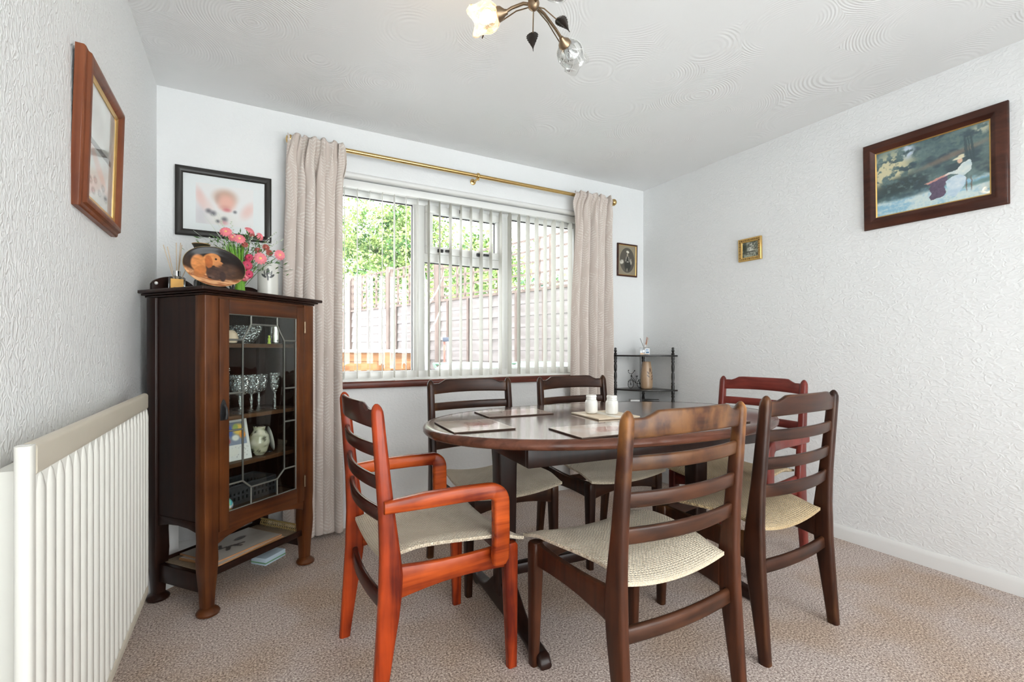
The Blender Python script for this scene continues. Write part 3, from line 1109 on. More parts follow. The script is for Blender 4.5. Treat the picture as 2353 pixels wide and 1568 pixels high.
# lower cane tray shelf
M_CANE = plain('woven_cane', srgb(150, 132, 108), 0.6, noise=0.35, nscale=90)
tray = M().box(-.238, .238, -.150, .145, .150, .160).make('lower_shelf', M_CANE, cab, bevel=0.002)
fr = M()
for a, b, c, d in ((-.245, .245, -.158, -.150), (-.245, .245, .145, .153)):
    fr.box(a, b, c, d, .146, .174)
fr.make('shelf_edge', M_OAKD, tray, bevel=0.002)
lat = M()
for i in range(25):
    y = -.145 + .29 * i / 24
    for s in (1, -1):
        lat.tube([(.226, y, .160), (.232, y + s * .014, .19)], 0.0016, 5)
lat.box(.228, .238, -.150, .148, .188, .194)
lat.make('lattice_edge', plain('gilt_lattice', srgb(170, 146, 92), 0.5, 0.3), tray)


# things on the cane shelf
def shelf_mat_paint(u, v):
    c = over((206, 200, 190), (186, 178, 166), fbm(u * 4, v * 4))
    d = 0.0
    for x0, y0, x1, y1, w in ((.12, .55, .45, .42, .016), (.32, .30, .40, .44, .016), (.40, .44, .58, .36, .014), (.45, .42, .50, .28, .014), (.36, .62, .30, .48, .012)):
        t = max(0, min(1, ((u - x0) * (x1 - x0) + (v - y0) * (y1 - y0)) / ((x1 - x0) ** 2 + (y1 - y0) ** 2)))
        dd = math.hypot(u - x0 - t * (x1 - x0), v - y0 - t * (y1 - y0))
        d = max(d, 1 - smooth01(w * 1.2, w * 2.4, dd))
    d = max(d, blob(u, v, .66, .62, .09, .06, 20, .4), blob(u, v, .14, .56, .05, .05, 0, .4))
    return over(c, (58, 46, 42), d)


M_MATEDGE = plain('mat_edge', srgb(176, 128, 86), 0.6)
for i in range(4):
    w, d = 0.33, 0.225
    off = (0.012 * math.sin(i * 2.1), 0.010 * math.cos(i * 1.7))
    px, py, _ = clocal(-.035 + off[0], -.02 + off[1])
    lbl = ['lowest', 'second lowest', 'second highest', 'topmost'][i]
    o = thing('stacked_placemat', 'tan-edged placemat on the cabinet cane shelf, ' + lbl + ' of its stack', 'placemat', (px, py, .1605 + .0062 * i), CA + R(3 - 4 * (i % 2)), 'placemats stacked under the cabinet')
    M().box(-w / 2, w / 2, -d / 2, d / 2, 0, .0055).make('board', M_MATEDGE, o, bevel=0.001)
    if i == 3:
        paint_mesh('printed_face', 60, 42, lambda u, v: ((u - .5) * w * .98, (v - .5) * d * .98, .0059), shelf_mat_paint, print_mat(0.2, 0.3), o)
    else:
        M().box(-w / 2 + .003, w / 2 - .003, -d / 2 + .003, d / 2 - .003, .0055, .0060).make('printed_face', plain('mat_print', srgb(200, 192, 180), 0.3), o)


def carton(label, lx, ly, w, d, h, rot, mat, band):
    x, y, _ = clocal(lx, ly)
    o = thing('flat_carton', label, 'box', (x, y, 0), CA + R(rot))
    M().box(-w / 2, w / 2, -d / 2, d / 2, 0, h).make('carton', mat, o, bevel=0.002)
    M().box(-w / 2 - .0006, w / 2 + .0006, -d / 2 - .0006, d / 2 + .0006, h * .25, h * .42).make('printed_band', band, o)
    return o


carton('white flat carton on the carpet just behind the cabinet leg by the curtain', .17, .255, .22, .10, .30, -4, plain('white_card', (0.72, 0.73, 0.74), 0.5, noise=0.06), plain('grey_print', srgb(120, 130, 150), 0.5))
carton('white board box on the carpet behind the cabinet leg nearest the radiator', -.22, .235, .18, .06, .30, 6, plain('white_card_pale', (0.80, 0.80, 0.79), 0.5, noise=0.04), plain('pale_print', srgb(206, 206, 208), 0.5))
carton('small blue-and-white box lying on the carpet under the cabinet', .21, .05, .13, .09, .035, 5, plain('pale_blue_card', srgb(206, 226, 240), 0.5, noise=0.05), plain('green_print', srgb(120, 170, 130), 0.5))

# ------------------------------------------------------------------ glassware and ornaments inside the cabinet
M_CRYST = clear_glass('cut_crystal', (0.93, 0.95, 0.96), 0.16, 0.05, ripple=90.0)
M_CLEAR = clear_glass('thin_glass', (0.95, 0.97, 0.98), 0.10, 0.02)
M_BLUEGL = clear_glass('pale_blue_glass', (0.62, 0.78, 0.92), 0.18, 0.03)
M_SILVER = plain('silver_plate', (0.78, 0.78, 0.76), 0.15, 1.0)
M_SHELL = plain('sea_shell', srgb(222, 200, 176), 0.5, noise=0.2)


def inside(name, label, cat, lx, ly, z, rot=0.0, group=None):
    x, y, zz = clocal(lx, ly, z)
    return thing(name, label, cat, (x, y, zz + .0004), CA + R(rot), group)


gl_mesh = {}


def goblet(label, lx, ly, z, h=0.165, r=0.040, group='cut-crystal wine glasses in the cabinet'):
    o = inside('wine_glass', label, 'glass', lx, ly, z, 0, group)
    key = (h, r)
    if key not in gl_mesh:
        b0 = h * 0.47
        bowl = [(.004, b0), (r * .55, b0 + h * .045), (r * .88, b0 + h * .17), (r * .99, b0 + h * .33), (r, h)]
        a = M().shell(bowl, .0018, 24, None, lambda t, zz: 0.012 * math.cos(t * 12))
        stem = [(.0005, 0), (r * .82, 0), (r * .80, .002), (r * .25, .006), (.0055, .013), (.0045, b0 * .5), (.0075, b0 * .72), (.0045, b0 * .85), (.006, b0 + .004)]
        gl_mesh[key] = (a, M().lathe(stem, 18))
    bm_, sm_ = gl_mesh[key]
    if isinstance(bm_, M):
        b = bm_.make('bowl', M_CRYST, o, smooth=40)
        s = sm_.make('stem', M_CLEAR, o, smooth=40)
        gl_mesh[key] = (b.data, s.data)
    else:
        link('bowl', bm_, o)
        link('stem', sm_, o)
    return o


goblet('cut-crystal goblet at the middle of the cabinet glass shelf, in front', -.045, -.075, .778)
goblet('cut-crystal goblet right of the middle on the cabinet glass shelf', .030, -.050, .778)
goblet('cut-crystal goblet second from the right on the cabinet glass shelf', .108, -.004, .778)
goblet('cut-crystal goblet in the back row of the cabinet glass shelf', .036, .034, .778)
goblet('short cut-crystal glass at the left of the cabinet glass shelf', -.158, -.070, .778, .150, .034)
goblet('short cut-crystal glass behind the left goblet on the cabinet shelf', -.150, .050, .778, .150, .034)
goblet('slim stemmed glass at the right end of the cabinet glass shelf', .142, -.070, .778, .172, .022)
bt = inside('glass_bottle', 'pale blue glass bottle between the goblets in the cabinet', 'bottle', -.108, -.018, .778)
M().shell([(.0005, 0), (.022, 0), (.024, .01), (.025, .09), (.018, .115), (.010, .135), (.010, .175)], .002, 20).make('bottle', M_BLUEGL, bt, smooth=45)
M().lathe([(.008, .172), (.013, .176), (.013, .19), (.006, .197), (.0005, .198)], 16).make('stopper', M_CLEAR, bt, smooth=45)
bx = inside('crystal_box', 'square cut-glass box at the back of the cabinet glass shelf', 'box', -.055, .105, .778)
M().box(-.075, .075, -.03, .03, 0, .20).make('glass_block', M_CRYST, bx, bevel=0.004)
# top shelf
bw = inside('crystal_bowl', 'wide cut-glass bowl in the middle of the top cabinet shelf', 'bowl', .045, .010, 1.090)
M().shell([(.0005, 0), (.03, 0), (.036, .006), (.055, .03), (.068, .065), (.070, .085)], .003, 36, None, lambda t, z: 0.03 * math.cos(t * 18)).make('bowl', M_CRYST, bw, smooth=30)
cp = inside('silver_cup', 'plain silver beaker at the right of the top cabinet shelf', 'cup', .140, -.075, 1.090)
M().shell([(.0005, 0), (.028, 0), (.029, .004), (.025, .008), (.025, .085), (.026, .088)], .0018, 24).make('beaker', M_SILVER, cp, smooth=40)
M().lathe([(.0262, .082), (.0275, .084), (.0275, .087), (.0262, .089)], 24).make('rim', M_SILVER, cp, smooth=50)
sh = inside('sea_shell', 'small pale seashell at the left of the top cabinet shelf', 'shell', -.150, -.075, 1.090)
M().lathe([(.0005, 0), (.016, .004), (.020, .016), (.014, .028), (.006, .038), (.0005, .042)], 18, Matrix.Rotation(R(25), 4, 'X') @ Matrix.Translation((0, .004, .004)), lambda t, z: 0.12 * math.cos(t * 6 + z * 200)).make('shell', M_SHELL, sh, smooth=40)
sh2 = inside('sea_shell', 'round peach seashell beside the bowl on the top cabinet shelf', 'shell', -.098, -.085, 1.090)
M().lathe([(.0005, 0), (.02, .003), (.027, .02), (.024, .042), (.012, .056), (.0005, .060)], 20, None, lambda t, z: 0.06 * math.cos(t * 11)).make('shell', M_SHELL, sh2, smooth=40)
tm = inside('glass_tumbler', 'clear tumbler behind the shells on the top cabinet shelf', 'glass', -.085, .055, 1.090)
M().shell([(.0005, 0), (.030, 0), (.034, .10)], .002, 24).make('tumbler', M_CLEAR, tm, smooth=40)
M().lathe([(.0335, .097), (.0352, .0985), (.0352, .1005), (.0335, .102)], 24).make('rim', M_CLEAR, tm, smooth=40)
gn = inside('green_figurine', 'tiny lime green figurine on the top cabinet shelf', 'figurine', .088, -.095, 1.090)
M().lathe([(.0005, 0), (.007, 0), (.008, .004), (.005, .012), (.007, .022), (.004, .030), (.0005, .033)], 12).make('figure', plain('lime', srgb(176, 200, 70), 0.4), gn, smooth=40)
M().sphere((0, 0, .036), .005).make('head', plain('lime_head', srgb(196, 214, 96), 0.4), gn, smooth=60)


# photograph in a white frame leaning on the third shelf
def fam_photo(u, v):
    c = (226, 226, 226)
    if 0.08 < u < 0.92 and 0.36 < v < 0.93:
        c = over((150, 160, 190), (110, 120, 140), v)
        c = over(c, (210, 150, 120), blob(u, v, .18, .78, .10, .09))
        c = over(c, (236, 236, 240), blob(u, v, .34, .66, .13, .12))
        c = over(c, (70, 100, 180), blob(u, v, .48, .72, .08, .14))
        c = over(c, (176, 60, 60), blob(u, v, .34, .48, .12, .08))
        c = over(c, (236, 200, 90), blob(u, v, .74, .74, .16, .14))
        c = over(c, (236, 150, 50), blob(u, v, .82, .60, .09, .09))
        c = over(c, (160, 180, 90), blob(u, v, .66, .80, .07, .08))
        c = over(c, (236, 236, 230), blob(u, v, .62, .54, .10, .07))
    elif v <= 0.33 and v > .06 and .06 < u < .94:
        t = abs(math.sin(u * 22 + 3 * math.sin(v * 20))) + abs(math.sin(v * 26 + 2 * math.sin(u * 15)))
        c = over(c, (90, 90, 92), 0.7 * (1 - smooth01(.25, .5, t)))
        c = over(c, (228, 226, 222), blob(u, v, .45, .2, .2, .1, 0, .1))
    return c


ph = inside('photo_frame', 'white patterned photo frame leaning on the third cabinet shelf', 'photo frame', -.078, -.080, .572, -6)
M().box(-.082, .082, 0, .010, 0, .185).make('frame', plain('white_frame', (0.75, 0.75, 0.74), 0.35), ph, rot=(R(-14), 0, 0), bevel=0.002)
paint_mesh('photograph', 60, 64, lambda u, v: ((u - .5) * .160, -.0008, .003 + v * .180), fam_photo, print_mat(0.3, 0.2), ph, rot=(R(-14), 0, 0))


def mask_paint(u, v):
    c = over((222, 218, 204), (150, 150, 120), fbm(u * 9, v * 7) * 1.2 - .2)
    c = over(c, (70, 70, 60), smooth01(.62, .72, fbm(u * 11 + 3, v * 9 + 5)))
    return over(c, (190, 160, 90), blob(u, v, .35, .55, .12, .2, 0, .6) * .7)


for lbl, lx, ly, r, h in (('mottled cream and gold vase on the third cabinet shelf', .060, -.065, .044, .135), ('squat silver-white vase beside the leaning photo frame', .000, .030, .034, .150)):
    vz = inside('ornament_vase', lbl, 'vase', lx, ly, .572)
    prof = [(r * .45, 0), (r * .75, h * .12), (r, h * .42), (r * .92, h * .66), (r * .55, h * .86), (r * .62, h)]

    def vp(u, v, prof=prof):
        t = v * (len(prof) - 1)
        i = min(int(t), len(prof) - 2)
        rr, z = lin(prof[i][0], prof[i + 1][0], t - i), lin(prof[i][1], prof[i + 1][1], t - i)
        return (rr * math.cos(2 * PI * u), rr * math.sin(2 * PI * u), z)
    paint_mesh('vase_body', 40, 30, vp, mask_paint, print_mat(0.2, 0.4), vz, smooth=True)
    M().lathe([(prof[-1][0] - .003, h - .004), (prof[-1][0] + .001, h - .003), (prof[-1][0] + .002, h + .001), (prof[-1][0] - .003, h + .002)], 24).make('rim', M_SILVER, vz, smooth=40)
ds = inside('upright_dish', 'white dish standing on edge at the right of the third cabinet shelf', 'dish', .128, -.045, .572, 62)
M().lathe([(.0005, 0), (.035, .001), (.058, .008), (.060, .010), (.036, .004), (.0005, .003)], 32, Matrix.Translation((0, 0, .060)) @ Matrix.Rotation(R(80), 4, 'X')).make('dish', M_CERAM, ds, smooth=40)
M().box(-.02, .02, -.012, .012, 0, .004).make('stand', M_BLACKPL, ds)
# base: slotted basket and a striped ball
bk = inside('plastic_basket', 'dark grey slotted plastic basket on the cabinet floor', 'basket', .035, .035, .362)
b = M()
bw_, bd_, bh = .135, .075, .085
for q in range(4):
    n = 13 if q % 2 == 0 else 7
    for i in range(n):
        t = -1 + 2 * (i + .5) / n
        for z0, z1 in ((0, .02), (.034, .046), (.060, bh)):
            pass
M_BASK = plain('grey_plastic', (0.045, 0.048, 0.055), 0.45)
for s in (-1, 1):
    for z0, z1 in ((0, .018), (.034, .044), (.058, bh)):
        b.box(-bw_, bw_, s * bd_ - .002, s * bd_ + .002, z0, z1)
        b.box(s * bw_ - .002, s * bw_ + .002, -bd_, bd_, z0, z1)
    for i in range(14):
        x = -bw_ + 2 * bw_ * i / 13
        b.box(x - .005, x + .005, s * bd_ - .002, s * bd_ + .002, 0, bh)
    for i in range(8):
        y = -bd_ + 2 * bd_ * i / 7
        b.box(s * bw_ - .002, s * bw_ + .002, y - .005, y + .005, 0, bh)
b.box(-bw_, bw_, -bd_, bd_, 0, .003)
b.make('basket_body', M_BASK, bk)
rim = M().tube([(-bw_, -bd_, bh), (bw_, -bd_, bh), (bw_, bd_, bh), (-bw_, bd_, bh), (-bw_, -bd_, bh)], .005, 8)
rim.make('rim', M_BASK, bk, smooth=50)


def ball_paint(u, v):
    cs = [(230, 226, 220), (90, 180, 200), (120, 200, 190), (196, 206, 110), (230, 170, 110), (170, 190, 220)]
    return cs[int(u * 12) % 6]


bll = inside('striped_ball', 'pastel striped ball at the cabinet bottom left', 'ball', -.140, -.098, .362)
paint_mesh('ball', 48, 20, lambda u, v: (.034 * math.sin(PI * v) * math.cos(2 * PI * u), -.034 * math.cos(PI * v), .034 + .034 * math.sin(PI * v) * math.sin(2 * PI * u)), ball_paint, print_mat(0.35), bll, smooth=True)
M().lathe([(.0005, 0), (.006, 0), (.006, .0014), (.0005, .0016)], 12, Matrix.Translation((0, -.0345, .034)) @ Matrix.Rotation(PI / 2, 4, 'X')).make('cap', M_GLOSSW, bll)

# ------------------------------------------------------------------ things on the cabinet top
TOPZ = 1.3122


def ontop(name, label, cat, lx, ly, rot=0.0):
    x, y, _ = clocal(lx, ly)
    return thing(name, label, cat, (x, y, TOPZ), rot)


# reed diffuser
M_REED = plain('reed', srgb(214, 190, 160), 0.8, noise=0.1)
M_AMBER = plain('amber_label', srgb(232, 170, 66), 0.45)
df = ontop('reed_diffuser', 'square glass reed diffuser with orange label on the cabinet top', 'diffuser', -.206, .105, R(8))
M().loft([[(p[0], p[1], z) for p in rrect(w, w, .008, 3)] for z, w in ((0, .056), (.003, .060), (.056, .060), (.062, .052), (.065, .026), (.068, .024))]).make('bottle', M_CLEAR, df, smooth=40)
M().box(-.0235, .0235, -.0235, .0235, .003, .030).make('oil', clear_glass('amber_oil', (0.98, 0.82, 0.50), 0.03), df)
lb = M().box(-.0225, .0225, -.0312, -.0304, .006, .052).make('label_paper', M_AMBER, df)
M().box(-.012, .012, -.0316, -.0312, .009, .016).make('label_print', plain('brown_print', srgb(84, 54, 30), 0.5), lb)
M().lathe([(.0125, .066), (.014, .067), (.014, .088), (.011, .090), (.008, .088)], 20).make('collar', M_SILVER, df, smooth=40)
for i in range(7):
    a = i * 2.4
    t = .014 + .012 * (i % 3)
    M().tube([(0, 0, .01), (t * 1.6 * math.cos(a) + .008 * (i - 3), t * .7 * math.sin(a), .19 + .008 * (i % 4))], .0015, 6).make('reed', M_REED, df, smooth=60)


# painted oval plate on a stand
def dog_plate(u, v):
    x, y = u, v
    c = over((24, 16, 14), (92, 60, 42), smooth01(.72, .30, y) * (0.35 + 0.65 * fbm(x * 5, y * 5)))
    straw = fbm(x * 7 + y * 3, y * 34 - x * 6)
    sm = 1 - smooth01(.24, .33, y - .07 * abs(x - .5) - .06 * (fbm(x * 6, 1) - .5))
    c = over(c, over((150, 88, 52), (232, 178, 130), smooth01(.3, .7, straw)), sm)
    def fur(col, k=28):
        g = fbm(x * 16, y * 22)
        return tuple(q * (1 - k / 200 + k / 100 * g) for q in col)
    gold = fur((204, 132, 76))
    c = over(c, gold, blob(x, y, .24, .50, .12, .22, 8, .14))
    c = over(c, fur((188, 116, 64)), blob(x, y, .30, .30, .09, .17, -8, .14))
    c = over(c, fur((212, 140, 82)), blob(x, y, .42, .68, .135, .17, -20, .10))
    c = over(c, fur((206, 136, 84)), blob(x, y, .545, .60, .085, .085, -12, .12))
    c = over(c, fur((176, 100, 52)), blob(x, y, .385, .60, .062, .165, 12, .12))
    c = over(c, (30, 20, 18), blob(x, y, .480, .715, .018, .026, 0, .2))
    c = over(c, (42, 26, 22), blob(x, y, .615, .615, .016, .03, 0, .2))
    c = over(c, (120, 72, 44), blob(x, y, .60, .555, .05, .012, 6, .3))
    dark = fur((74, 52, 44), 50)
    c = over(c, fur((80, 56, 44), 50), blob(x, y, .74, .47, .20, .20, 0, .3))
    c = over(c, dark, blob(x, y, .54, .35, .145, .17, -8, .1))
    c = over(c, fur((58, 40, 36), 40), blob(x, y, .66, .32, .05, .13, 10, .15))
    c = over(c, (96, 74, 66), blob(x, y, .49, .245, .05, .035, 0, .3))
    c = over(c, (28, 20, 20), blob(x, y, .47, .21, .03, .018, 0, .2))
    return c


PA, PB = 0.116, 0.089
pl = ontop('painted_plate', 'oval black plate painted with two puppies standing on the cabinet top', 'plate', -.140, -.040, R(2))
tilt = (R(-15), R(13), 0)


def plate_pos(u, v):
    # disc parameterised on polar grid: u angle, v radius
    a = 2 * PI * u
    r = v
    x, z = PA * r * math.cos(a), PB * r * math.sin(a)
    y = -0.012 * smooth01(.62, 1.0, r) ** 1.2
    return (x, y, z)


def plate_col(u, v):
    a = 2 * PI * u
    if v > .985:
        return (206, 176, 120)
    return dog_plate(.5 + .5 * v * math.cos(a), .5 + .5 * v * math.sin(a))


lift = 0.106
paint_mesh('painted_face', 150, 64, plate_pos, plate_col, print_mat(0.28, 0.12, 0.3), pl, (0, 0, lift), tilt, smooth=True)
bkp = M()
secs = []
for r, y in ((1.0, -.0122), (1.005, -.011), (.995, -.009), (.80, .004), (.55, .0065), (.52, .010), (.48, .010), (.46, .0065), (.001, .006)):
    secs.append([(PA * r * math.cos(2 * PI * i / 72), y, PB * r * math.sin(2 * PI * i / 72)) for i in range(72)])
bkp.loft(secs, caps=False)
bkp.make('plate_back', plain('black_glaze', (0.012, 0.010, 0.010), 0.15), pl, loc=(0, 0, lift), rot=tilt, smooth=50)
for s in (-1, 1):
    zz = 0.0 if s > 0 else 0.022
    st = M()
    x = s * .068
    st.tube([(x, .075, .003), (x, .0, .004), (x, -.032, .004), (x, -.044, .008 + .0), (x, -.046, .022 + zz * .5), (x, -.040, .030 + zz * .5)], [.004, .004, .005, .006, .006, .004], 8)
    st.tube([(x, .072, .004), (x * .7, .050, .06), (x * .5, .045, .13)], .004, 8)
    st.make('plate_stand', M_BLACKPL, pl, smooth=50)

# small dark dish peeping above the plate
dd = ontop('flared_vase', 'small dark flared vase with tan inside behind the painted plate', 'vase', -.110, .090)
M().shell([(.0005, 0), (.022, 0), (.024, .01), (.016, .06), (.012, .13), (.016, .18), (.030, .212), (.036, .222)], .003, 28).make('vase', plain('dark_olive_glaze', (0.035, 0.03, 0.018), 0.3), dd, smooth=45)
M().lathe([(.0335, .2185), (.036, .2215), (.0355, .2235), (.0325, .2205)], 28).make('rim', plain('tan_glaze', srgb(176, 136, 92), 0.4), dd, smooth=45)


# white cylinder vase with a black tulip motif
def tulip(u, v):
    c = (224, 222, 214)
    x, y = (u - .5) * 2.2, v
    d = 0.0
    d = max(d, blob(x, y, 0, .735, .062, .13, 0, .08))
    for s in (-1, 1):
        d = max(d, blob(x, y, s * .15, .66, .105, .034, s * 27, .1), blob(x, y, s * .125, .74, .03, .07, s * -22, .1) * .8)
    d = max(d, blob(x, y, 0, .60, .03, .07, 0, .1))
    w = blob(x, y, .03, .68, .026, .035, 0, .1)
    return over(c, (66, 66, 68), d * .92 * (1 - w))


vs = ontop('white_vase', 'white cylinder vase with black tulip motif at the cabinet top right', 'vase', .236, .085, R(-2))
VR, VH = .048, .188
paint_mesh('vase_wall', 128, 70, lambda u, v: (VR * math.sin(2 * PI * (u - .5)), -VR * math.cos(2 * PI * (u - .5)), v * VH), lambda u, v: tulip((u - .5) * 1.07 + .5, v), print_mat(0.25, 0.2), vs, smooth=True)
M().lathe([(VR, VH - .0005), (VR, VH + .002), (VR - .004, VH + .002), (VR - .004, .01), (.0005, .01), (.0005, .0005), (VR - .0005, .0005)], 48).make('vase_lining', M_CERAM, vs, smooth=40)

# bunch of artificial flowers
fl = ontop('flower_bunch', 'bunch of pink daisies and green grass stems on the cabinet top', 'flowers', .070, .075)
M_GREEN = plain('leaf_green', srgb(120, 178, 52), 0.5, noise=0.3, nscale=40)
M_DGREEN = plain('sage_green', srgb(78, 112, 60), 0.6, noise=0.3, nscale=40)
M_PINK = plain('petal_pink', srgb(238, 130, 140), 0.6, noise=0.25, nscale=60)
M_CERISE = plain('petal_cerise', srgb(204, 62, 96), 0.6, noise=0.2, nscale=60)
M_RUST = plain('petal_rust', srgb(176, 92, 80), 0.6, noise=0.3, nscale=60)
M_EYE = plain('flower_eye', srgb(238, 196, 130), 0.7)
M_WISP = plain('white_wisp', srgb(206, 214, 196), 0.7)
fr_ = random.Random(5)
base = M()
for i in range(170):
    a, r = fr_.uniform(0, 6.28), .021 * math.sqrt(fr_.random())
    a2 = fr_.uniform(-.9, .9)
    sp = fr_.uniform(.01, .10)
    top = (r * math.cos(a) + sp * math.sin(a2) * 1.0 - .020, r * math.sin(a) + fr_.uniform(-.03, .03), fr_.uniform(.15, .27))
    base.tube([(r * math.cos(a), r * math.sin(a), 0), (r * math.cos(a) * .8, r * math.sin(a) * .8, .06), (lin(0, top[0], .5), lin(0, top[1], .5), lin(.06, top[2], .5)), top], [.0040, .0042, .0042, .0010], 6)
base.make('grass_stems', M_GREEN, fl, smooth=60)['kind'] = 'stuff'
M().lathe([(.0235, .022), (.026, .022), (.026, .034), (.0235, .034)], 20).make('tie', plain('tan_tie', srgb(170, 120, 60), 0.7), fl, smooth=50)


def daisy(dx, dz, dy, r, mat, face, npet=14, eye=True):
    q = Vector(face).to_track_quat('Z', 'Y').to_matrix().to_4x4()
    xf = Matrix.Translation((dx, dy, dz)) @ q
    f = M()
    for layer in range(2):
        for i in range(npet):
            a = 2 * PI * i / npet + layer * .2
            rr = r * (1 - .18 * layer)
            w = rr * .19
            ca, sa = math.cos(a), math.sin(a)
            pts = []
            for t, ww, z in ((.15, .5, .002), (.55, 1.0, .006 + .002 * layer), (.85, .9, .004), (1.0, .35, .0)):
                for s in (-1, 1):
                    pts.append((ca * rr * t - sa * w * ww * s, sa * rr * t + ca * w * ww * s, z + .003 * layer))
            f.add(pts, [(0, 1, 3, 2), (2, 3, 5, 4), (4, 5, 7, 6)], xf)
    fo = f.make('flower', mat, fl, smooth=80)
    if eye:
        M().sphere((0, 0, .004), r * .30, 10, .5, xf).make('flower_eye', M_EYE, fo, smooth=60)
    M().tube([(dx - face[0] * .004, dy - face[1] * .004, dz - face[2] * .004), (dx * .5, dy * .6 + .005, lin(.08, dz, .45)), (dx * .08, 0, .05)], .0014, 5).make('flower_stem', M_DGREEN, fo, smooth=60)


UY = -1.0
for dx, dz, dy, r, m, fc, eye in (
        (-.058, .292, -.02, .027, M_PINK, (-.1, UY, .45), True), (-.002, .262, -.035, .027, M_PINK, (.1, UY, .5), True), (-.030, .268, -.03, .020, M_PINK, (0, UY, .1), True),
        (.085, .175, -.05, .030, M_PINK, (.15, UY, .15), True), (.170, .205, -.02, .027, M_PINK, (.35, UY, .1), True),
        (.040, .315, .01, .026, M_PINK, (.5, -.5, .7), False), (.083, .288, -.01, .020, M_PINK, (.8, UY, .2), False),
        (.038, .178, -.03, .020, M_CERISE, (-.3, UY, .2), False), (.030, .140, -.035, .024, M_CERISE, (.2, UY, -.1), False), (.036, .098, -.03, .022, M_CERISE, (.4, UY, -.2), False), (.018, .082, -.03, .020, M_PINK, (-.2, UY, -.4), False),
        (.020, .240, -.02, .016, M_RUST, (.2, UY, .4), False), (.110, .238, -.01, .018, M_RUST, (.3, UY, .2), False), (.075, .222, 0, .016, M_RUST, (0, UY, .3), False), (.048, .300, .02, .016, M_RUST, (.1, UY, .6), False), (.125, .215, .0, .017, M_RUST, (.4, UY, .1), False)):
    daisy(dx, dz + .014, dy, r, m, fc, 13, eye)
lv = M()
for i in range(420):
    a = fr_.uniform(-1, 1)
    cx = fr_.gauss(.01, .075)
    cz = fr_.uniform(.15, .31) - abs(cx) * .25
    cy = fr_.uniform(-.03, .04)
    d = Vector((cx * 5 + fr_.uniform(-.6, .6), fr_.uniform(-.7, .5), fr_.uniform(-.2, .9))).normalized()
    s = Vector((fr_.uniform(-1, 1), fr_.uniform(-1, 1), fr_.uniform(-1, 1))).cross(d).normalized()
    L, W = fr_.uniform(.015, .034), fr_.uniform(.0018, .004)
    p = Vector((cx, cy, cz))
    lv.add([p, p + d * L * .5 + s * W, p + d * L, p + d * L * .5 - s * W], [(0, 1, 2, 3)])
lv.make('small_leaves', M_DGREEN, fl)['kind'] = 'stuff'
ws = M()
for i in range(26):
    a = fr_.uniform(-1.2, 1.2)
    L = fr_.uniform(.20, .40)
    x1 = math.sin(a) * L * .55
    top = (x1, fr_.uniform(-.05, .05), .10 + math.cos(a * .8) * L * .85)
    ws.tube([(0, 0, .08), (x1 * .45, top[1] * .5, lin(.08, top[2], .62)), top], [.0008, .0007, .0005], 4)
    if i % 2 == 0:
        for k_ in range(5):
            t = .6 + .09 * k_
            ws.sphere((lin(x1 * .45, top[0], t) + fr_.uniform(-.006, .006), top[1] * t, lin(lin(.08, top[2], .62), top[2], t)), .0035, 6)
ws.make('pale_sprays', M_WISP, fl, smooth=60)['kind'] = 'stuff'

# ------------------------------------------------------------------ radiator on the left wall
M_RADW = plain('radiator_white', srgb(226, 225, 218), 0.35, noise=0.03, nscale=6)
M_RADC = plain('radiator_cream', srgb(208, 200, 184), 0.4, noise=0.05, nscale=8)
rad = thing('radiator', 'white fluted panel radiator on the left wall', 'radiator', (0, 0, 0))
RX0, RX1, RY0, RY1, RZ0, RZ1 = -.341, -.325, 1.105, 2.20, 0.165, 0.900
M().box(RX0, RX1, RY0 + .004, RY1, RZ0, RZ1 - .02).make('front_panel', M_RADW, rad, bevel=0.003)
secs = []
for y in (RY0 + .03, RY1):
    secs.append([(-.333 + p[0], y, .872 + p[1]) for p in rrect(.022, .060, .010, 4)])
M().loft(secs).make('top_band', M_RADC, rad, smooth=50)
secs = []
for y in (RY0 + .03, RY1):
    secs.append([(-.332 + p[0], y, .172 + p[1]) for p in rrect(.022, .034, .008, 4)])
M().loft(secs).make('bottom_band', M_RADC, rad, smooth=50)
ec = M()
ec.loft([[(-.333 + p[0], RY0 + .012 + p[1], z) for p in rrect(.024, .030, .010, 4)] for z in (RZ0 - .01, RZ1 - .004, RZ1)])
ec.make('end_cap', M_RADW, rad, smooth=50)
M().lathe([(.0005, .0), (.007, .0), (.0075, .0012), (.0005, .0016)], 16, Matrix.Translation((-.333, RY0 + .012, RZ1))).make('bleed_plug', M_GLOSSW, rad, smooth=40)
M().box(-.392, -.343, RY0 + .06, RY1 - .03, .18, .850).make('rear_panel', M_RADW, rad, bevel=0.004)
M().box(-.400, -.3925, RY0 + .25, RY0 + .31, .30, .80).box(-.400, -.3925, RY1 - .31, RY1 - .25, .30, .80).make('wall_bracket', M_RADC, rad)
flm = None
NF = 21
for i in range(NF):
    y = RY0 + .052 + i * (RY1 - .014 - RY0 - .052) / (NF - 1)
    if flm is None:
        secs = []
        for z, k in ((.188, .3), (.205, 1), (.815, 1), (.838, .55), (.846, .15)):
            secs.append([(-.0005, -.018 * k, z), (.0045 * k, -.0135 * k, z), (.006 * k, 0, z), (.0045 * k, .0135 * k, z), (-.0005, .018 * k, z)])
        o = M().loft(secs).make('flute', M_RADW, rad, smooth=60)
        flm = o.data
    else:
        o = link('flute', flm, rad)
    o.location = (RX1, y, 0)


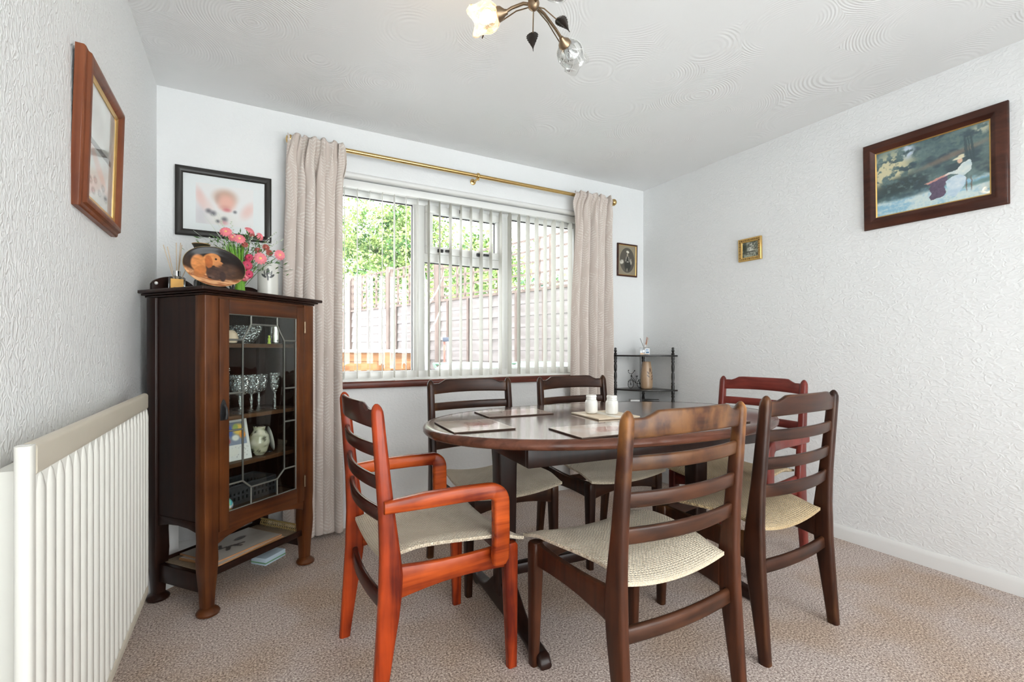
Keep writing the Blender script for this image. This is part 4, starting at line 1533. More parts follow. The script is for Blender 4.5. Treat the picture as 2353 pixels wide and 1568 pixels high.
# ------------------------------------------------------------------ framed pictures
def framed(name, label, cat, w, h, loc, rotz, prof, mat, lip, lipmat, paint, nu=70, nv=56, lean=0.0, coat=0.5, rough=0.3):
    """Picture frame facing local -Y; prof = (inset, depth) steps of the moulding from the outside in."""
    root = thing(name, label, cat, loc, rotz)
    inner = bpy.data.objects.new('backing', None)
    bpy.data.objects.remove(inner)
    root.rotation_euler = (lean, 0, rotz)

    def ring(pr):
        m = M()
        secs = []
        for ins, d in pr:
            a, b = w / 2 - ins, h / 2 - ins
            secs.append([(-a, -d, -b), (a, -d, -b), (a, -d, b), (-a, -d, b)])
        m.loft(secs, True, False)
        return m
    ring(prof).make('frame', mat, root, bevel=0.0008, seg=1)
    last = prof[-1][0]
    if lip:
        ring([(last - .001, prof[-1][1]), (last - .001, prof[-1][1] + .002), (last + lip, prof[-1][1] - .001), (last + lip, prof[-1][1] - .004)]).make('gilt_slip', lipmat, root)
    pi = last + (lip or 0) - .002
    pw, phh = w - 2 * pi, h - 2 * pi
    yd = -max(prof[-1][1] - .003, .004)
    M().box(-w / 2 + .004, w / 2 - .004, -.003, 0, -h / 2 + .004, h / 2 - .004).make('backing_board', M_CORK, root)
    paint_mesh('picture', nu, nv, lambda u, v: ((u - .5) * pw, yd, (v - .5) * phh), paint, print_mat(rough, coat), root)
    return root


M_FBLACK = plain('black_frame', (0.016, 0.014, 0.012), 0.35)
M_FWAL = wood('frame_walnut', (0.030, 0.009, 0.006), (0.085, 0.028, 0.017), 0, 0.8, 0.3)
M_FTEAK = wood('frame_teak', (0.12, 0.030, 0.012), (0.24, 0.075, 0.030), 2, 0.8, 0.35)
M_GILT = plain('gilt', (0.70, 0.46, 0.16), 0.3, 0.8, noise=0.15, nscale=40)


def child_photo(u, v):
    c = (224, 228, 228)
    if .155 < u < .845 and .135 < v < .86:
        c = over((228, 227, 226), (204, 200, 204), blob(u, v, .22, .28, .10, .2, 0, .9) * .8)
        c = over(c, (222, 172, 166), blob(u, v, .205, .60, .045, .15, 12, .8) * .6)
        c = over(c, (232, 204, 196), blob(u, v, .26, .50, .07, .16, 25, .8) * .6)
        c = over(c, (228, 188, 180), blob(u, v, .78, .44, .065, .14, -22, .8) * .75)
        c = over(c, (190, 150, 128), blob(u, v, .50, .645, .13, .13, 0, .6) * .85)
        c = over(c, (170, 140, 128), blob(u, v, .42, .60, .035, .08, 0, .8) * .6)
        c = over(c, (228, 178, 162), blob(u, v, .515, .55, .10, .135, 0, .6))
        c = over(c, (206, 140, 130), blob(u, v, .50, .46, .06, .04, 0, .9) * .6)
        c = over(c, (204, 104, 110), blob(u, v, .52, .415, .045, .03, 0, .8) * .8)
        c = over(c, (226, 224, 218), blob(u, v, .46, .25, .16, .12, 0, .7))
        for x, y, r in ((.30, .37, .030), (.355, .335, .034), (.49, .245, .034), (.41, .20, .022), (.62, .40, .020)):
            c = over(c, (78, 78, 86), blob(u, v, x, y, r, r * 1.2, 0, .9) * .75)
        c = over(c, (214, 150, 158), blob(u, v, .485, .185, .04, .035, 0, .9) * .7)
    return c


framed('child_portrait', 'black framed blurred photograph of a child on the back wall', 'picture', .440, .357, (-.1035, YB - .001, 1.832), 0,
       [(0, 0), (0, .016), (.006, .022), (.022, .020), (.030, .014), (.034, .010)], M_FBLACK, 0, None, child_photo, 90, 72, coat=.25, rough=.4)


def pale_photo(u, v):
    c = over((214, 216, 208), (196, 196, 192), fbm(u * 3, v * 3))
    c = over(c, (186, 180, 178), blob(u, v, .35, .72, .22, .16, 10, .6) * .6)
    c = over(c, (84, 80, 76), (1 - smooth01(.018, .03, abs(v - .50))) * .85 * (1 if u < .86 else 0))
    c = over(c, (216, 182, 172), blob(u, v, .45, .33, .34, .06, -24, .5) * .8)
    for x, y in ((.2, .16), (.35, .2), (.5, .12), (.62, .2), (.3, .09), (.72, .12)):
        c = over(c, (130, 132, 134), blob(u, v, x, y, .06, .03, 0, .5) * .7)
    return c


framed('teak_picture', 'tall teak frame with gilt slip hung on the left wall above the radiator', 'picture', .415, .425, (XL + .002, 1.842, 1.655), PI / 2,
       [(0, 0), (0, .018), (.003, .022), (.010, .024), (.014, .032), (.024, .034), (.036, .026), (.040, .018)], M_FTEAK, .012, M_GILT, pale_photo, 60, 60, lean=R(1.6), coat=1.0, rough=.25)


def inpoly(x, y, pts):
    c = False
    for (x0, y0), (x1, y1) in zip(pts, pts[1:] + pts[:1]):
        if (y0 > y) != (y1 > y) and x < (x1 - x0) * (y - y0) / (y1 - y0) + x0:
            c = not c
    return c


def garden(u0, v0):
    """A soft impressionist park: dark trees, pale path, a figure in white at a small table."""
    u = u0 + .014 * (fbm(u0 * 34, v0 * 30) - .5)
    v = v0 + .016 * (fbm(u0 * 30 + 7, v0 * 34) - .5)
    n = fbm(u * 6, v * 6, 4)
    n2 = fbm(u * 24 + 4, v * 20, 3)
    n3 = fbm(u * 60, v * 44, 2)
    c = over((58, 84, 90), (128, 150, 146), n * .8 + .3 * (n3 - .4))
    c = over(c, (44, 64, 74), smooth01(.48, .72, fbm(u * 7 + 9, v * 9)) * .8)
    c = over(c, (108, 128, 120), smooth01(.58, .72, n2) * .5 * smooth01(.4, .9, v))
    c = over(c, (216, 208, 168), blob(u, v, .13, .68, .21, .27, -20, .5) * smooth01(.34, .54, n2) * .95)
    c = over(c, (192, 208, 226), blob(u, v, .31, .90, .06, .10, 0, .6) * smooth01(.3, .6, n2))
    c = over(c, (40, 58, 62), blob(u, v, .24, .42, .26, .13, 12, .5) * smooth01(.25, .5, n2) * .9)
    c = over(c, (158, 126, 106), blob(u, v, .70, .66, .30, .035, 16, .7) * .55)
    c = over(c, (206, 204, 176), blob(u, v, .94, .92, .07, .07, 0, .6) * smooth01(.35, .6, n2) * .8)
    for tx, tw in ((.815, .012), (.865, .010), (.84, .006)):
        c = over(c, (46, 68, 74), blob(u, v, tx, .70, tw, .20, 4, .3) * .85)
    path = 1 - smooth01(.19, .27, v - .05 * u - .08 * (n2 - .5))
    c = over(c, over((138, 184, 208), (208, 222, 220), smooth01(.3, .7, fbm(u * 5, v * 14) * .7 + n3 * .3)), path)
    c = over(c, (104, 134, 128), blob(u, v, .93, .20, .16, .030, 8, .6) * .8)
    c = over(c, (60, 84, 92), blob(u, v, .30, .24, .22, .035, 3, .7) * .7)
    if inpoly(u, v, [(.475, .345), (.665, .405), (.655, .31), (.63, .24), (.645, .16), (.625, .105), (.515, .085), (.50, .13), (.525, .18), (.50, .25), (.515, .29)]):
        c = over((104, 88, 112), (78, 66, 88), n3)
    if inpoly(u, v, [(.46, .345), (.69, .43), (.72, .415), (.49, .325)]):
        c = over((204, 150, 140), (224, 214, 206), smooth01(.5, .6, (u - .46) * 3))
    if inpoly(u, v, [(.64, .31), (.70, .36), (.78, .37), (.815, .30), (.80, .20), (.755, .12), (.73, .07), (.68, .085), (.655, .12), (.66, .2)]):
        c = over((224, 232, 236), (166, 194, 214), n2)
    if inpoly(u, v, [(.665, .425), (.74, .44), (.79, .52), (.845, .54), (.865, .47), (.845, .38), (.79, .34), (.735, .385), (.68, .405)]):
        c = over((232, 234, 226), (182, 204, 210), n2)
    c = over(c, (222, 186, 160), blob(u, v, .765, .555, .022, .036, 0, .2))
    c = over(c, (232, 226, 198), blob(u, v, .755, .595, .052, .018, 10, .25))
    c = over(c, (222, 214, 184), blob(u, v, .775, .615, .026, .024, 0, .25))
    for cx_ in (.815, .855):
        c = over(c, (112, 88, 76), blob(u, v, cx_, .21, .005, .10, 0, .3) * .8)
    return c


framed('garden_painting', 'large dark walnut frame with a blue-green garden scene on the right wall', 'picture', .560, .450, (XR - .003, 1.040, 1.928), -PI / 2,
       [(0, 0), (0, .014), (.004, .020), (.012, .022), (.030, .030), (.038, .030), (.044, .024), (.054, .018), (.058, .014)], M_FWAL, .004, M_GILT, garden, 210, 160, lean=R(1.8), coat=1.0, rough=.35)


def landscape(u, v):
    n = fbm(u * 16, v * 14, 3)
    c = over((74, 78, 66), (170, 172, 156), smooth01(.3, .7, n))
    c = over(c, (214, 214, 206), blob(u, v, .52, .62, .16, .30, 0, .6) * smooth01(.25, .6, n))
    c = over(c, (50, 52, 42), blob(u, v, .5, .36, .26, .05, 0, .4) * .8)
    c = over(c, (222, 220, 210), blob(u, v, .52, .42, .22, .025, 0, .4) * .8)
    return over(c, (56, 62, 48), blob(u, v, .16, .6, .13, .32, 0, .5) * smooth01(.3, .5, n))


def gold_frame():
    w, h = .163, .150
    o = framed('gilt_picture', 'tiny ornate gilt frame with a landscape on the right wall', 'picture', w, h, (XR - .002, 1.988, 1.728), -PI / 2,
               [(0, 0), (0, .014), (.004, .018), (.010, .016), (.022, .012), (.026, .007)], M_GILT, 0, None, landscape, 30, 30, lean=R(1.5), coat=.3)
    lv_ = M()
    for i in range(40):
        t = i / 40 * 4
        k, f = int(t), t - int(t)
        a, b = w / 2 - .013, h / 2 - .013
        x, z = [(lin(-a, a, f), b), (a, lin(b, -b, f)), (lin(a, -a, f), -b), (-a, lin(-b, b, f))][k]
        lv_.sphere((x, -.016, z), .006 if i % 2 else .0042, 6)
    lv_.make('carved_leaves', plain('dark_gilt', (0.26, 0.15, 0.05), 0.4, 0.6), o, smooth=60)
    return o


gold_frame()


def sepia(u, v):
    c = over((112, 104, 90), (84, 78, 68), v * .8 + .3 * (fbm(u * 8, v * 8) - .5))
    d = math.hypot((u - .5) / .44, (v - .5) / .44)
    c = over((146, 134, 112), over((96, 90, 78), (74, 68, 60), fbm(u * 4, v * 4)), 1 - smooth01(.96, 1.0, d))
    c = over(c, (170, 164, 146), (1 - smooth01(.0, .03, abs(d - .99))) * .6)
    if d < .97:
        c = over(c, (44, 42, 38), blob(u, v, .53, .36, .19, .22, 0, .15))
        c = over(c, (48, 46, 42), blob(u, v, .53, .50, .16, .08, 0, .2))
        c = over(c, (40, 38, 34), blob(u, v, .52, .70, .075, .085, 0, .2))
        c = over(c, (172, 160, 142), blob(u, v, .515, .685, .050, .062, 0, .2))
        c = over(c, (226, 220, 206), blob(u, v, .53, .785, .085, .042, -10, .2))
        c = over(c, (206, 202, 190), blob(u, v, .19, .43, .12, .07, 14, .3) * smooth01(.2, .5, fbm(u * 20, v * 20)))
        c = over(c, (196, 190, 176), blob(u, v, .72, .46, .045, .10, 8, .3) * smooth01(.2, .5, fbm(u * 20, v * 20)))
        for s_ in (-1, 1):
            c = over(c, (212, 208, 196), blob(u, v, .52 + s_ * .085, .54, .014, .10, s_ * 12, .3))
        c = over(c, (212, 208, 196), blob(u, v, .53, .445, .06, .014, 0, .3))
        c = over(c, (150, 144, 130), blob(u, v, .50, .17, .03, .06, 0, .3))
    return c


framed('sepia_portrait', 'small dark frame with an oval sepia portrait beside the right curtain', 'picture', .214, .268, (2.7335, YB - .001, 1.798), 0,
       [(0, 0), (0, .012), (.003, .015), (.010, .014), (.013, .009)], M_FWAL, .003, M_GILT, sepia, 60, 70, lean=R(1), coat=.3, rough=.4)

# ------------------------------------------------------------------ black corner shelf
M_EBON = plain('ebonised_wood', (0.012, 0.010, 0.009), 0.3, coat=0.2)
cs = thing('corner_shelf', 'small black corner shelf unit with turned posts', 'shelf', (0, 0, 0))
PX = [(2.575, 2.925), (2.878, 2.612), (2.880, 2.930)]
SHZ = (1.020, 0.752, 0.470, 0.180)


def turned(x, y, finial=True):
    m = M()
    pr = [(.0005, 0.0), (.011, 0.0), (.014, .02), (.010, .05)]
    zs = [.18, .47, .752, 1.02]
    z = .05
    prof = pr
    lo = .06
    for zt in zs:
        hi = zt - .012
        span = hi - lo
        for t, r in ((0.0, .012), (.10, .013), (.14, .010), (.18, .013), (.22, .009), (.36, .0125), (.48, .011), (.52, .008), (.56, .011), (.70, .0125), (.80, .009), (.84, .013), (.88, .010), (.92, .0125), (1.0, .012)):
            prof = prof + [(r, lo + span * t)]
        lo = zt + .002
    prof = prof + [(.011, 1.022), (.013, 1.030), (.007, 1.040), (.012, 1.052), (.008, 1.062), (.010, 1.070), (.008, 1.077), (.0005, 1.080)] if finial else prof + [(.0005, 1.009)]
    return m.lathe(prof, 14, Matrix.Translation((x, y, 0)))


for i, (x, y) in enumerate(PX):
    turned(x, y, i < 2).make('post', M_EBON, cs, smooth=40)
for z in SHZ:
    poly = [(2.555, 2.950)]
    for i in range(13):
        t = i / 12
        a = lin(R(178), R(272), t)
        # gently bowed front from the back-wall end to the right-wall end
        bx_ = lin(2.553, 2.872, t) - .055 * math.sin(PI * t)
        by_ = lin(2.918, 2.588, t) - .050 * math.sin(PI * t)
        poly.append((bx_, by_))
    poly += [(2.902, 2.585), (2.902, 2.952)]
    n = len(poly)
    M().add([(x, y, z - .012) for x, y in poly] + [(x, y, z) for x, y in poly],
            [tuple(range(n - 1, -1, -1)), tuple(range(n, 2 * n))] + [(i, (i + 1) % n, n + (i + 1) % n, n + i) for i in range(n)]).make('shelf_board', M_EBON, cs, bevel=0.003)
    pol2 = [(lin(cx, 2.80, 0), cy) for cx, cy in poly]


def on_shelf(name, label, cat, x, y, z, rot=0, group=None):
    return thing(name, label, cat, (x, y, z + .0004), R(rot), group)


d2 = on_shelf('reed_diffuser', 'small reed diffuser with blue label on the black corner shelf', 'diffuser', 2.765, 2.795, 1.020, -35)
M().loft([[(p[0], p[1], z) for p in rrect(w, d, .005, 3)] for z, w, d in ((0, .072, .038), (.002, .076, .040), (.056, .076, .040), (.060, .070, .034))]).make('bottle', M_CLEAR, d2, smooth=40)
M().box(-.034, .034, -.016, .016, .003, .016).make('oil', clear_glass('orange_oil', (0.95, 0.66, 0.36), 0.03), d2)
lb2 = M().box(-.006, .034, -.0208, -.0202, .008, .052).make('label_paper', plain('white_label', (0.8, 0.82, 0.84), 0.4), d2)
M().box(.006, .028, -.0212, -.0208, .014, .026).make('label_print', plain('blue_print', srgb(60, 110, 150), 0.4), lb2)
M().box(.004, .024, -.0212, -.0208, .034, .044).make('label_print', plain('pale_blue_print', srgb(140, 170, 200), 0.4), lb2)
M().lathe([(.009, .058), (.011, .060), (.011, .080), (.008, .082), (.006, .079)], 16).make('collar', M_GLOSSW, d2, smooth=40)
M_REED2 = plain('rust_reed', srgb(176, 96, 56), 0.7)
for x1, m in ((-.036, M_DARKMETAL), (.016, M_REED2), (.022, M_REED2), (.030, M_REED)):
    M().tube([(-x1 * .3, 0, .006), (x1, .004, .150 - abs(x1) * .5)], .0017, 6).make('reed', m, d2, smooth=60)


def leafvase(u, v):
    c = over((190, 160, 130), (176, 146, 116), fbm(u * 8, v * 6))
    x, y = (u - .5) * 1.55, v
    d = blob(x, y, .165, .70, .035, .075, 0, .12)
    for s, yy in ((-1, .60), (-1, .48), (1, .60), (1, .48), (1, .38)):
        d = max(d, blob(x, y, .165 + s * .10, yy, .075, .024, -s * -38 if s > 0 else -38, .12))
    return over(c, (84, 56, 40), d * .9)


tv = on_shelf('tan_vase', 'tall tan vase with brown leaf motif on the black corner shelf', 'vase', 2.772, 2.783, .752, -44)
tprof = [(.036, 0), (.043, .004), (.046, .02), (.0475, .06), (.046, .10), (.041, .15), (.034, .195), (.0305, .213)]


def tvp(u, v):
    z = v * .213
    for (r0, a), (r1, b_) in zip(tprof, tprof[1:]):
        if z <= b_:
            r = lin(r0, r1, (z - a) / (b_ - a))
            break
    return (r * math.sin(2 * PI * (u - .5)), -r * math.cos(2 * PI * (u - .5)), z)


paint_mesh('vase_body', 110, 60, tvp, leafvase, print_mat(0.3, 0.2), tv, smooth=True)
M().lathe([(.0305, .2125), (.0305, .2145), (.027, .2145), (.025, .18), (.0005, .17), (.0005, .0005), (.0355, .0005)], 32).make('vase_lining', plain('tan_inside', srgb(150, 116, 90), 0.5), tv, smooth=40)

bk2 = on_shelf('bicycle_ornament', 'black wire bicycle ornament beside the tan vase', 'ornament', 2.706, 2.852, .752, 6)
M_WIRE = plain('black_wire', (0.02, 0.018, 0.017), 0.4, 0.5)


def ringpts(cx, cz, r, a0=0, a1=360, n=28):
    return [(cx + r * math.cos(R(lin(a0, a1, i / n))), 0, cz + r * math.sin(R(lin(a0, a1, i / n)))) for i in range(n + 1)]


for wx in (-.040, .068):
    w = M().tube(ringpts(wx, .0345, .032), .0022, 6)
    for i in range(8):
        a = 2 * PI * i / 8
        w.tube([(wx, 0, .0345), (wx + .031 * math.cos(a), 0, .0345 + .031 * math.sin(a))], .0009, 5)
    w.sphere((wx, 0, .0345), .005, 8)
    w.make('wheel', M_WIRE, bk2, smooth=60)
f = M()
f.tube([(-.040, .004, .0345), (-.034, .004, .075), (-.032, 0, .105), (-.033, 0, .118)], .0022, 6)
f.tube([(-.032, 0, .100), (0, 0, .070), (.020, 0, .040), (.068, 0, .0345)], .002, 6)
f.tube([(-.033, 0, .085), (-.005, 0, .058), (.020, 0, .040), (.030, 0, .095), (.068, 0, .0345)], .002, 6)
f.sphere((-.034, 0, .100), .007, 8)
f.make('bicycle_frame', M_WIRE, bk2, smooth=60)
M().tube(ringpts(-.040, .0345, .038, 30, 150, 12), .0016, 6).make('mudguard', M_WIRE, bk2, smooth=60)
h = M().tube([(-.033, -.030, .142), (-.040, -.026, .130), (-.038, -.012, .119), (-.033, 0, .117), (-.038, .012, .119), (-.040, .026, .130), (-.033, .030, .142)], .0020, 6)
h.sphere((-.032, -.031, .143), .0045, 8).sphere((-.032, .031, .143), .0045, 8)
h.make('handlebar', M_WIRE, bk2, smooth=60)
M().box(.022, .042, -.006, .006, .094, .100).make('saddle', M_WIRE, bk2, bevel=0.002)
# boxes on the third shelf
M_BOXW = plain('white_box', (0.75, 0.75, 0.73), 0.45)
b1 = on_shelf('white_box', 'small white box on the third tier of the corner shelf', 'box', 2.690, 2.835, .470, -30)
M().box(-.035, .035, -.03, .03, 0, .170).make('box_body', M_BOXW, b1, bevel=0.002)
M().box(-.036, .036, -.031, .031, .170, .196).make('lid', M_BOXW, b1, bevel=0.002)
b2 = on_shelf('carved_box', 'dark carved box with gilt edges on the third tier of the corner shelf', 'box', 2.790, 2.755, .470, -42)
M().box(-.06, .06, -.04, .04, 0, .180).make('box_body', M_EBON, b2, bevel=0.002)
bb = M()
for z in (.004, .178):
    bb.tube([(-.061, -.041, z), (.061, -.041, z), (.061, .041, z), (-.061, .041, z), (-.061, -.041, z)], .0025, 6)
bb.make('gilt_edge', M_GILT, b2, smooth=50)
M().box(-.062, .062, -.042, .042, .182, .198).make('lid', M_EBON, b2, bevel=0.003)

# ------------------------------------------------------------------ ceiling light with tulip glass shades
HUB = Vector((.830, 1.345, 2.205))
lamp = thing('ceiling_light', 'bronze ceiling light with leaf sprays and three tulip glass shades', 'ceiling light', tuple(HUB))
M().lathe([(.0005, .195), (.062, .195), (.060, .180), (.040, .165), (.012, .158), (.010, .03), (.016, .022), (.020, .008), (.017, -.006), (.008, -.014), (.0005, -.018)], 24).make('ceiling_stem', M_OLDBRASS, lamp, smooth=40)
M_SHGL = clear_glass('swirl_glass', (0.97, 0.97, 0.96), 0.05, 0.12, ripple=26.0, body=0.10)
M_SHLIT = clear_glass('lit_swirl_glass', (1.0, 0.94, 0.84), 0.06, 0.12, ripple=30.0, body=0.07)


def emit(name, col, st):
    k = NT(name)
    e = k.n('Emission', Color=(*col, 1), Strength=st)
    k.t.links.new(e.outputs[0], k.out.inputs[0])
    return k.m


def light_arm(target, drop, lit, tilt):
    t = Vector(target) - HUB
    d = Vector((t.x, t.y, 0)).normalized()
    end = t - Vector((d.x * math.cos(tilt), d.y * math.cos(tilt), -math.sin(tilt))) * .062
    a = M().tube([(0, 0, .004), tuple(end * .35 + Vector((0, 0, .016))), tuple(end * .75 + Vector((0, 0, .010))), tuple(end)], .0055, 10)
    arm = a.make('arm', M_OLDBRASS, lamp, smooth=50)
    axis = Vector((d.x * math.cos(tilt), d.y * math.cos(tilt), -math.sin(tilt)))
    xf = Matrix.Translation(end) @ axis.to_track_quat('Z', 'Y').to_matrix().to_4x4()
    M().lathe([(.0005, -.010), (.008, -.010), (.010, -.002), (.022, .012), (.024, .022), (.021, .026), (.0005, .024)], 18, xf).make('lamp_cup', M_OLDBRASS, arm, smooth=40)
    rip = lambda an, z: .03 * math.cos(an * 4) * smooth01(.08, .11, z)
    prof = [(.016, .018), (.031, .025), (.044, .040), (.049, .060), (.046, .080), (.043, .094), (.047, .106), (.050, .110)]
    sh_ = M()
    secs = []
    n = 40
    outp = prof + [(r - .0022, z) for r, z in prof[::-1]]
    for r, z in outp:
        s = []
        for j in range(n):
            an = 2 * PI * j / n
            zz = z + .009 * math.cos(an * 4) * smooth01(.082, .110, z)
            rr = r * (1 + rip(an, z))
            s.append((rr * math.cos(an), rr * math.sin(an), zz))
        secs.append(s)
    sh_.loft(secs, True, False, xf)
    shade = sh_.make('glass_shade', M_SHLIT if lit else M_SHGL, arm, smooth=60)
    if True:
        sw = M()
        for q in range(14):
            a0 = q * 2 * PI / 14 * (1 if q % 2 else 1.0)
            pts = []
            for i in range(9):
                tt = i / 8
                z = lin(.03, .104, tt)
                for (r0, za), (r1, zb) in zip(prof, prof[1:]):
                    if z <= zb:
                        r = lin(r0, r1, (z - za) / (zb - za))
                        break
                an = a0 + (0.9 if q % 2 else -0.9) * tt + .25 * math.sin(4 * tt + q)
                pts.append(((r + .0006) * math.cos(an), (r + .0006) * math.sin(an), z))
            sw.tube(pts, .0008, 4, xf)
        sw.make('etched_swirl', plain('white_etch', (0.8, 0.8, 0.78), 0.3), shade, smooth=60)
    bulb = M().lathe([(.0005, .020), (.010, .022), (.011, .036), (.017, .056), (.019, .070), (.014, .084), (.0005, .090)], 16, xf)
    bulb.make('bulb', emit('bulb_glow', (1.0, 0.82, 0.56), 9.0) if lit else M_CLEAR, arm, smooth=50)
    if lit:
        l = bpy.data.lights.new('bulb_light', 'POINT')
        l.energy = 1.4
        l.color = (1.0, 0.72, 0.42)
        l.shadow_soft_size = .03
        lo = bpy.data.objects.new('bulb_light', l)
        COL.objects.link(lo)
        lo.parent = lamp
        lo.location = tuple(xf @ Vector((0, 0, .100)))
    return arm


light_arm((.708, 1.448, 2.188), 0, True, R(8))
light_arm((1.055, 1.450, 2.172), 0, False, R(20))
light_arm((.795, 1.165, 2.150), 0, False, R(35))


def spray(dx, dy, dz, roll=0.0, size=.066):
    tip = Vector((dx, dy, dz))
    s = M().tube([(0, 0, 0), tuple(tip * .45 + Vector((0, 0, .012))), tuple(tip)], .0022, 6).make('leaf_stem', M_OLDBRASS, lamp, smooth=60)
    d = tip.normalized()
    d = Vector((d.x, d.y, d.z - .15)).normalized()
    side = d.cross(Vector((0, 0, 1))).normalized()
    up = side.cross(d)
    side, up = side * math.cos(roll) + up * math.sin(roll), up * math.cos(roll) - side * math.sin(roll)
    pts, fs = [], []
    n = 18
    for i in range(n + 1):
        t = i / n
        w = size * .34 * math.sin(PI * min(1, t * 1.08) ** .75) * (1 - .14 * (i % 2))
        c = tip + d * size * t + up * (.010 * math.sin(PI * t) - .014 * t * t)
        pts += [c - side * w + up * .004, c, c + side * w + up * .004]
    for i in range(n):
        a = i * 3
        fs += [(a, a + 1, a + 4, a + 3), (a + 1, a + 2, a + 5, a + 4)]
    o = M().add(pts, fs).make('bronze_leaf', M_DARKMETAL, s, smooth=60)
    md = o.modifiers.new('thick', 'SOLIDIFY')
    md.thickness = .0016


spray(-.075, .125, -.012, .4)
spray(.058, .098, -.012, .2)
spray(.205, .125, -.004, -.3)
spray(-.050, .010, .020, .8, .05)
spray(.105, .020, .004, .2)
spray(-.03, -.16, -.01, .3)

# ------------------------------------------------------------------ garden beyond the window
M_PAVE = plain('pale_paving', srgb(212, 216, 220), 0.8, noise=0.08, nscale=3)
struct(M().box(-30, 30, -30, 45, -.40, -.15).make('ground', M_PAVE))
M_BOARD = wood('fence_board', (0.14, 0.122, 0.120), (0.22, 0.198, 0.196), 0, 0.5, 0.8)
M_BOARDP = wood('fence_post', (0.095, 0.068, 0.060), (0.16, 0.12, 0.105), 2, 0.5, 0.8)
M_SLEEP = wood('sleeper', (0.12, 0.050, 0.020), (0.24, 0.11, 0.045), 0, 0.5, 0.75)

FP = Vector((3.42, 4.25, 0))
FD = Vector((-.28, .96, 0)).normalized()
fang = math.atan2(FD.y, FD.x)
PW = 1.45
boards = {}


def fence_panel(i, label):
    p = FP + FD * (PW * i)
    o = thing('fence_panel', label, 'fence', (p.x, p.y, -.15), fang, 'lapped fence panels with trellis tops')
    H0 = 1.95
    nb = 13
    bh = H0 / nb
    if 'b' not in boards:
        boards['p'] = M().box(-.045, .045, -.045, .045, 0, H0 + .72).make('post', M_BOARDP, o, bevel=.004).data
        boards['b'] = M().box(.05, PW - .055, -.010, .010, 0, bh * 1.12).make('board', M_BOARD, o).data
        boards['v'] = M().box(-.012, .012, -.016, .016, H0, H0 + .68).make('trellis_lath', M_BOARDP, o).data
        boards['h'] = M().box(.047, PW - .05, -.012, .004, -.012, .012).make('trellis_lath', M_BOARDP, o).data
        boards['c'] = M().box(.046, PW - .050, -.03, .03, 0, .035).make('cap_rail', M_BOARDP, o).data
        boards['r'] = M().box(-.02, .02, .012, .032, 0, H0).make('batten', M_BOARDP, o).data
        for ch in list(o.children):
            bpy.data.objects.remove(ch)
    link('post', boards['p'], o)
    for k in range(nb):
        link('board', boards['b'], o, (0, .004 * (k % 2), k * bh), (R(6), R(.35 * math.sin(k * 3.1 + i)), 0))
    link('cap_rail', boards['c'], o, (0, 0, H0))
    for k in range(8):
        link('trellis_lath', boards['v'], o, (.10 + (PW - .2) * k / 7, 0, 0))
    for k in range(5):
        link('trellis_lath', boards['h'], o, (0, 0, H0 + .08 + .145 * k))
    for k in range(3):
        link('batten', boards['r'], o, (.25 + (PW - .5) * k / 2, 0, 0))


FL_ = ['nearest the right-hand curtain', 'second from the right curtain, behind the right pane', 'third from the right curtain, behind the right mullion', 'behind the middle pane', 'at the left side of the middle pane', 'behind the left mullion', 'second farthest, low in the left pane', 'farthest, at the left curtain']
for i in range(7):
    fence_panel(i, 'sunlit lapped fence panel with trellis ' + FL_[i])

# raised timber bed
bed = thing('timber_bed', 'sunlit raised timber bed of stacked sleepers outside the left pane', 'planter', (1.30, 6.9, -.15), R(-12))
slp = None
for k in range(9):
    o = M().box(-.55, .95, -.06, .06, .002, .128).make('sleeper', M_SLEEP, bed, bevel=.012, loc=(.02 * math.sin(k * 2), .012 * math.cos(k * 3), .13 * k), rot=(0, R(.8 * math.sin(k * 1.7)), 0)) if slp is None else link('sleeper', slp, bed, (.02 * math.sin(k * 2), .012 * math.cos(k * 3), .13 * k), (0, R(.8 * math.sin(k * 1.7)), 0))
    slp = slp or o.data
M().box(-.62, 1.05, -.10, .14, 1.172, 1.212).make('capping_board', plain('sunlit_timber', srgb(228, 214, 190), 0.7, noise=.1), bed, bevel=.006)  # pale colour stands in for sunlight on top of the bed
for x in (-.30, .45):
    M().box(x - .05, x + .05, -.125, -.075, 0, 1.17).make('stake', M_SLEEP, bed, bevel=.006)

# wheelie bins with pale green lids under the window
M_LID = plain('pale_green_plastic', srgb(176, 206, 190), 0.5, noise=.1)
M_BIN = plain('dark_green_plastic', srgb(70, 96, 80), 0.5)
for lbl, x, y, rz in (('green lidded garden bin outside the middle pane', 1.90, 4.07, 8), ('green lidded garden bin outside the right pane', 2.62, 3.93, -6)):
    o = thing('garden_bin', lbl, 'bin', (x, y, -.15), R(rz), 'green lidded bins outside the window')
    M().loft([[(p[0], p[1], z) for p in rrect(w, d, .04, 3)] for z, w, d in ((0, .44, .50), (1.0, .54, .62))]).make('bin_body', M_BIN, o, smooth=40)
    M().loft([[(p[0], p[1], z) for p in rrect(w, d, .06, 4)] for z, w, d in ((1.0, .58, .70), (1.03, .58, .70), (1.07, .50, .60), (1.085, .30, .40))]).make('lid', M_LID, o, smooth=40)
    M().tube([(-.26, .33, 1.02), (-.26, .40, 1.07), (.26, .40, 1.07), (.26, .33, 1.02)], .016, 8).make('handle', M_BIN, o, smooth=50)

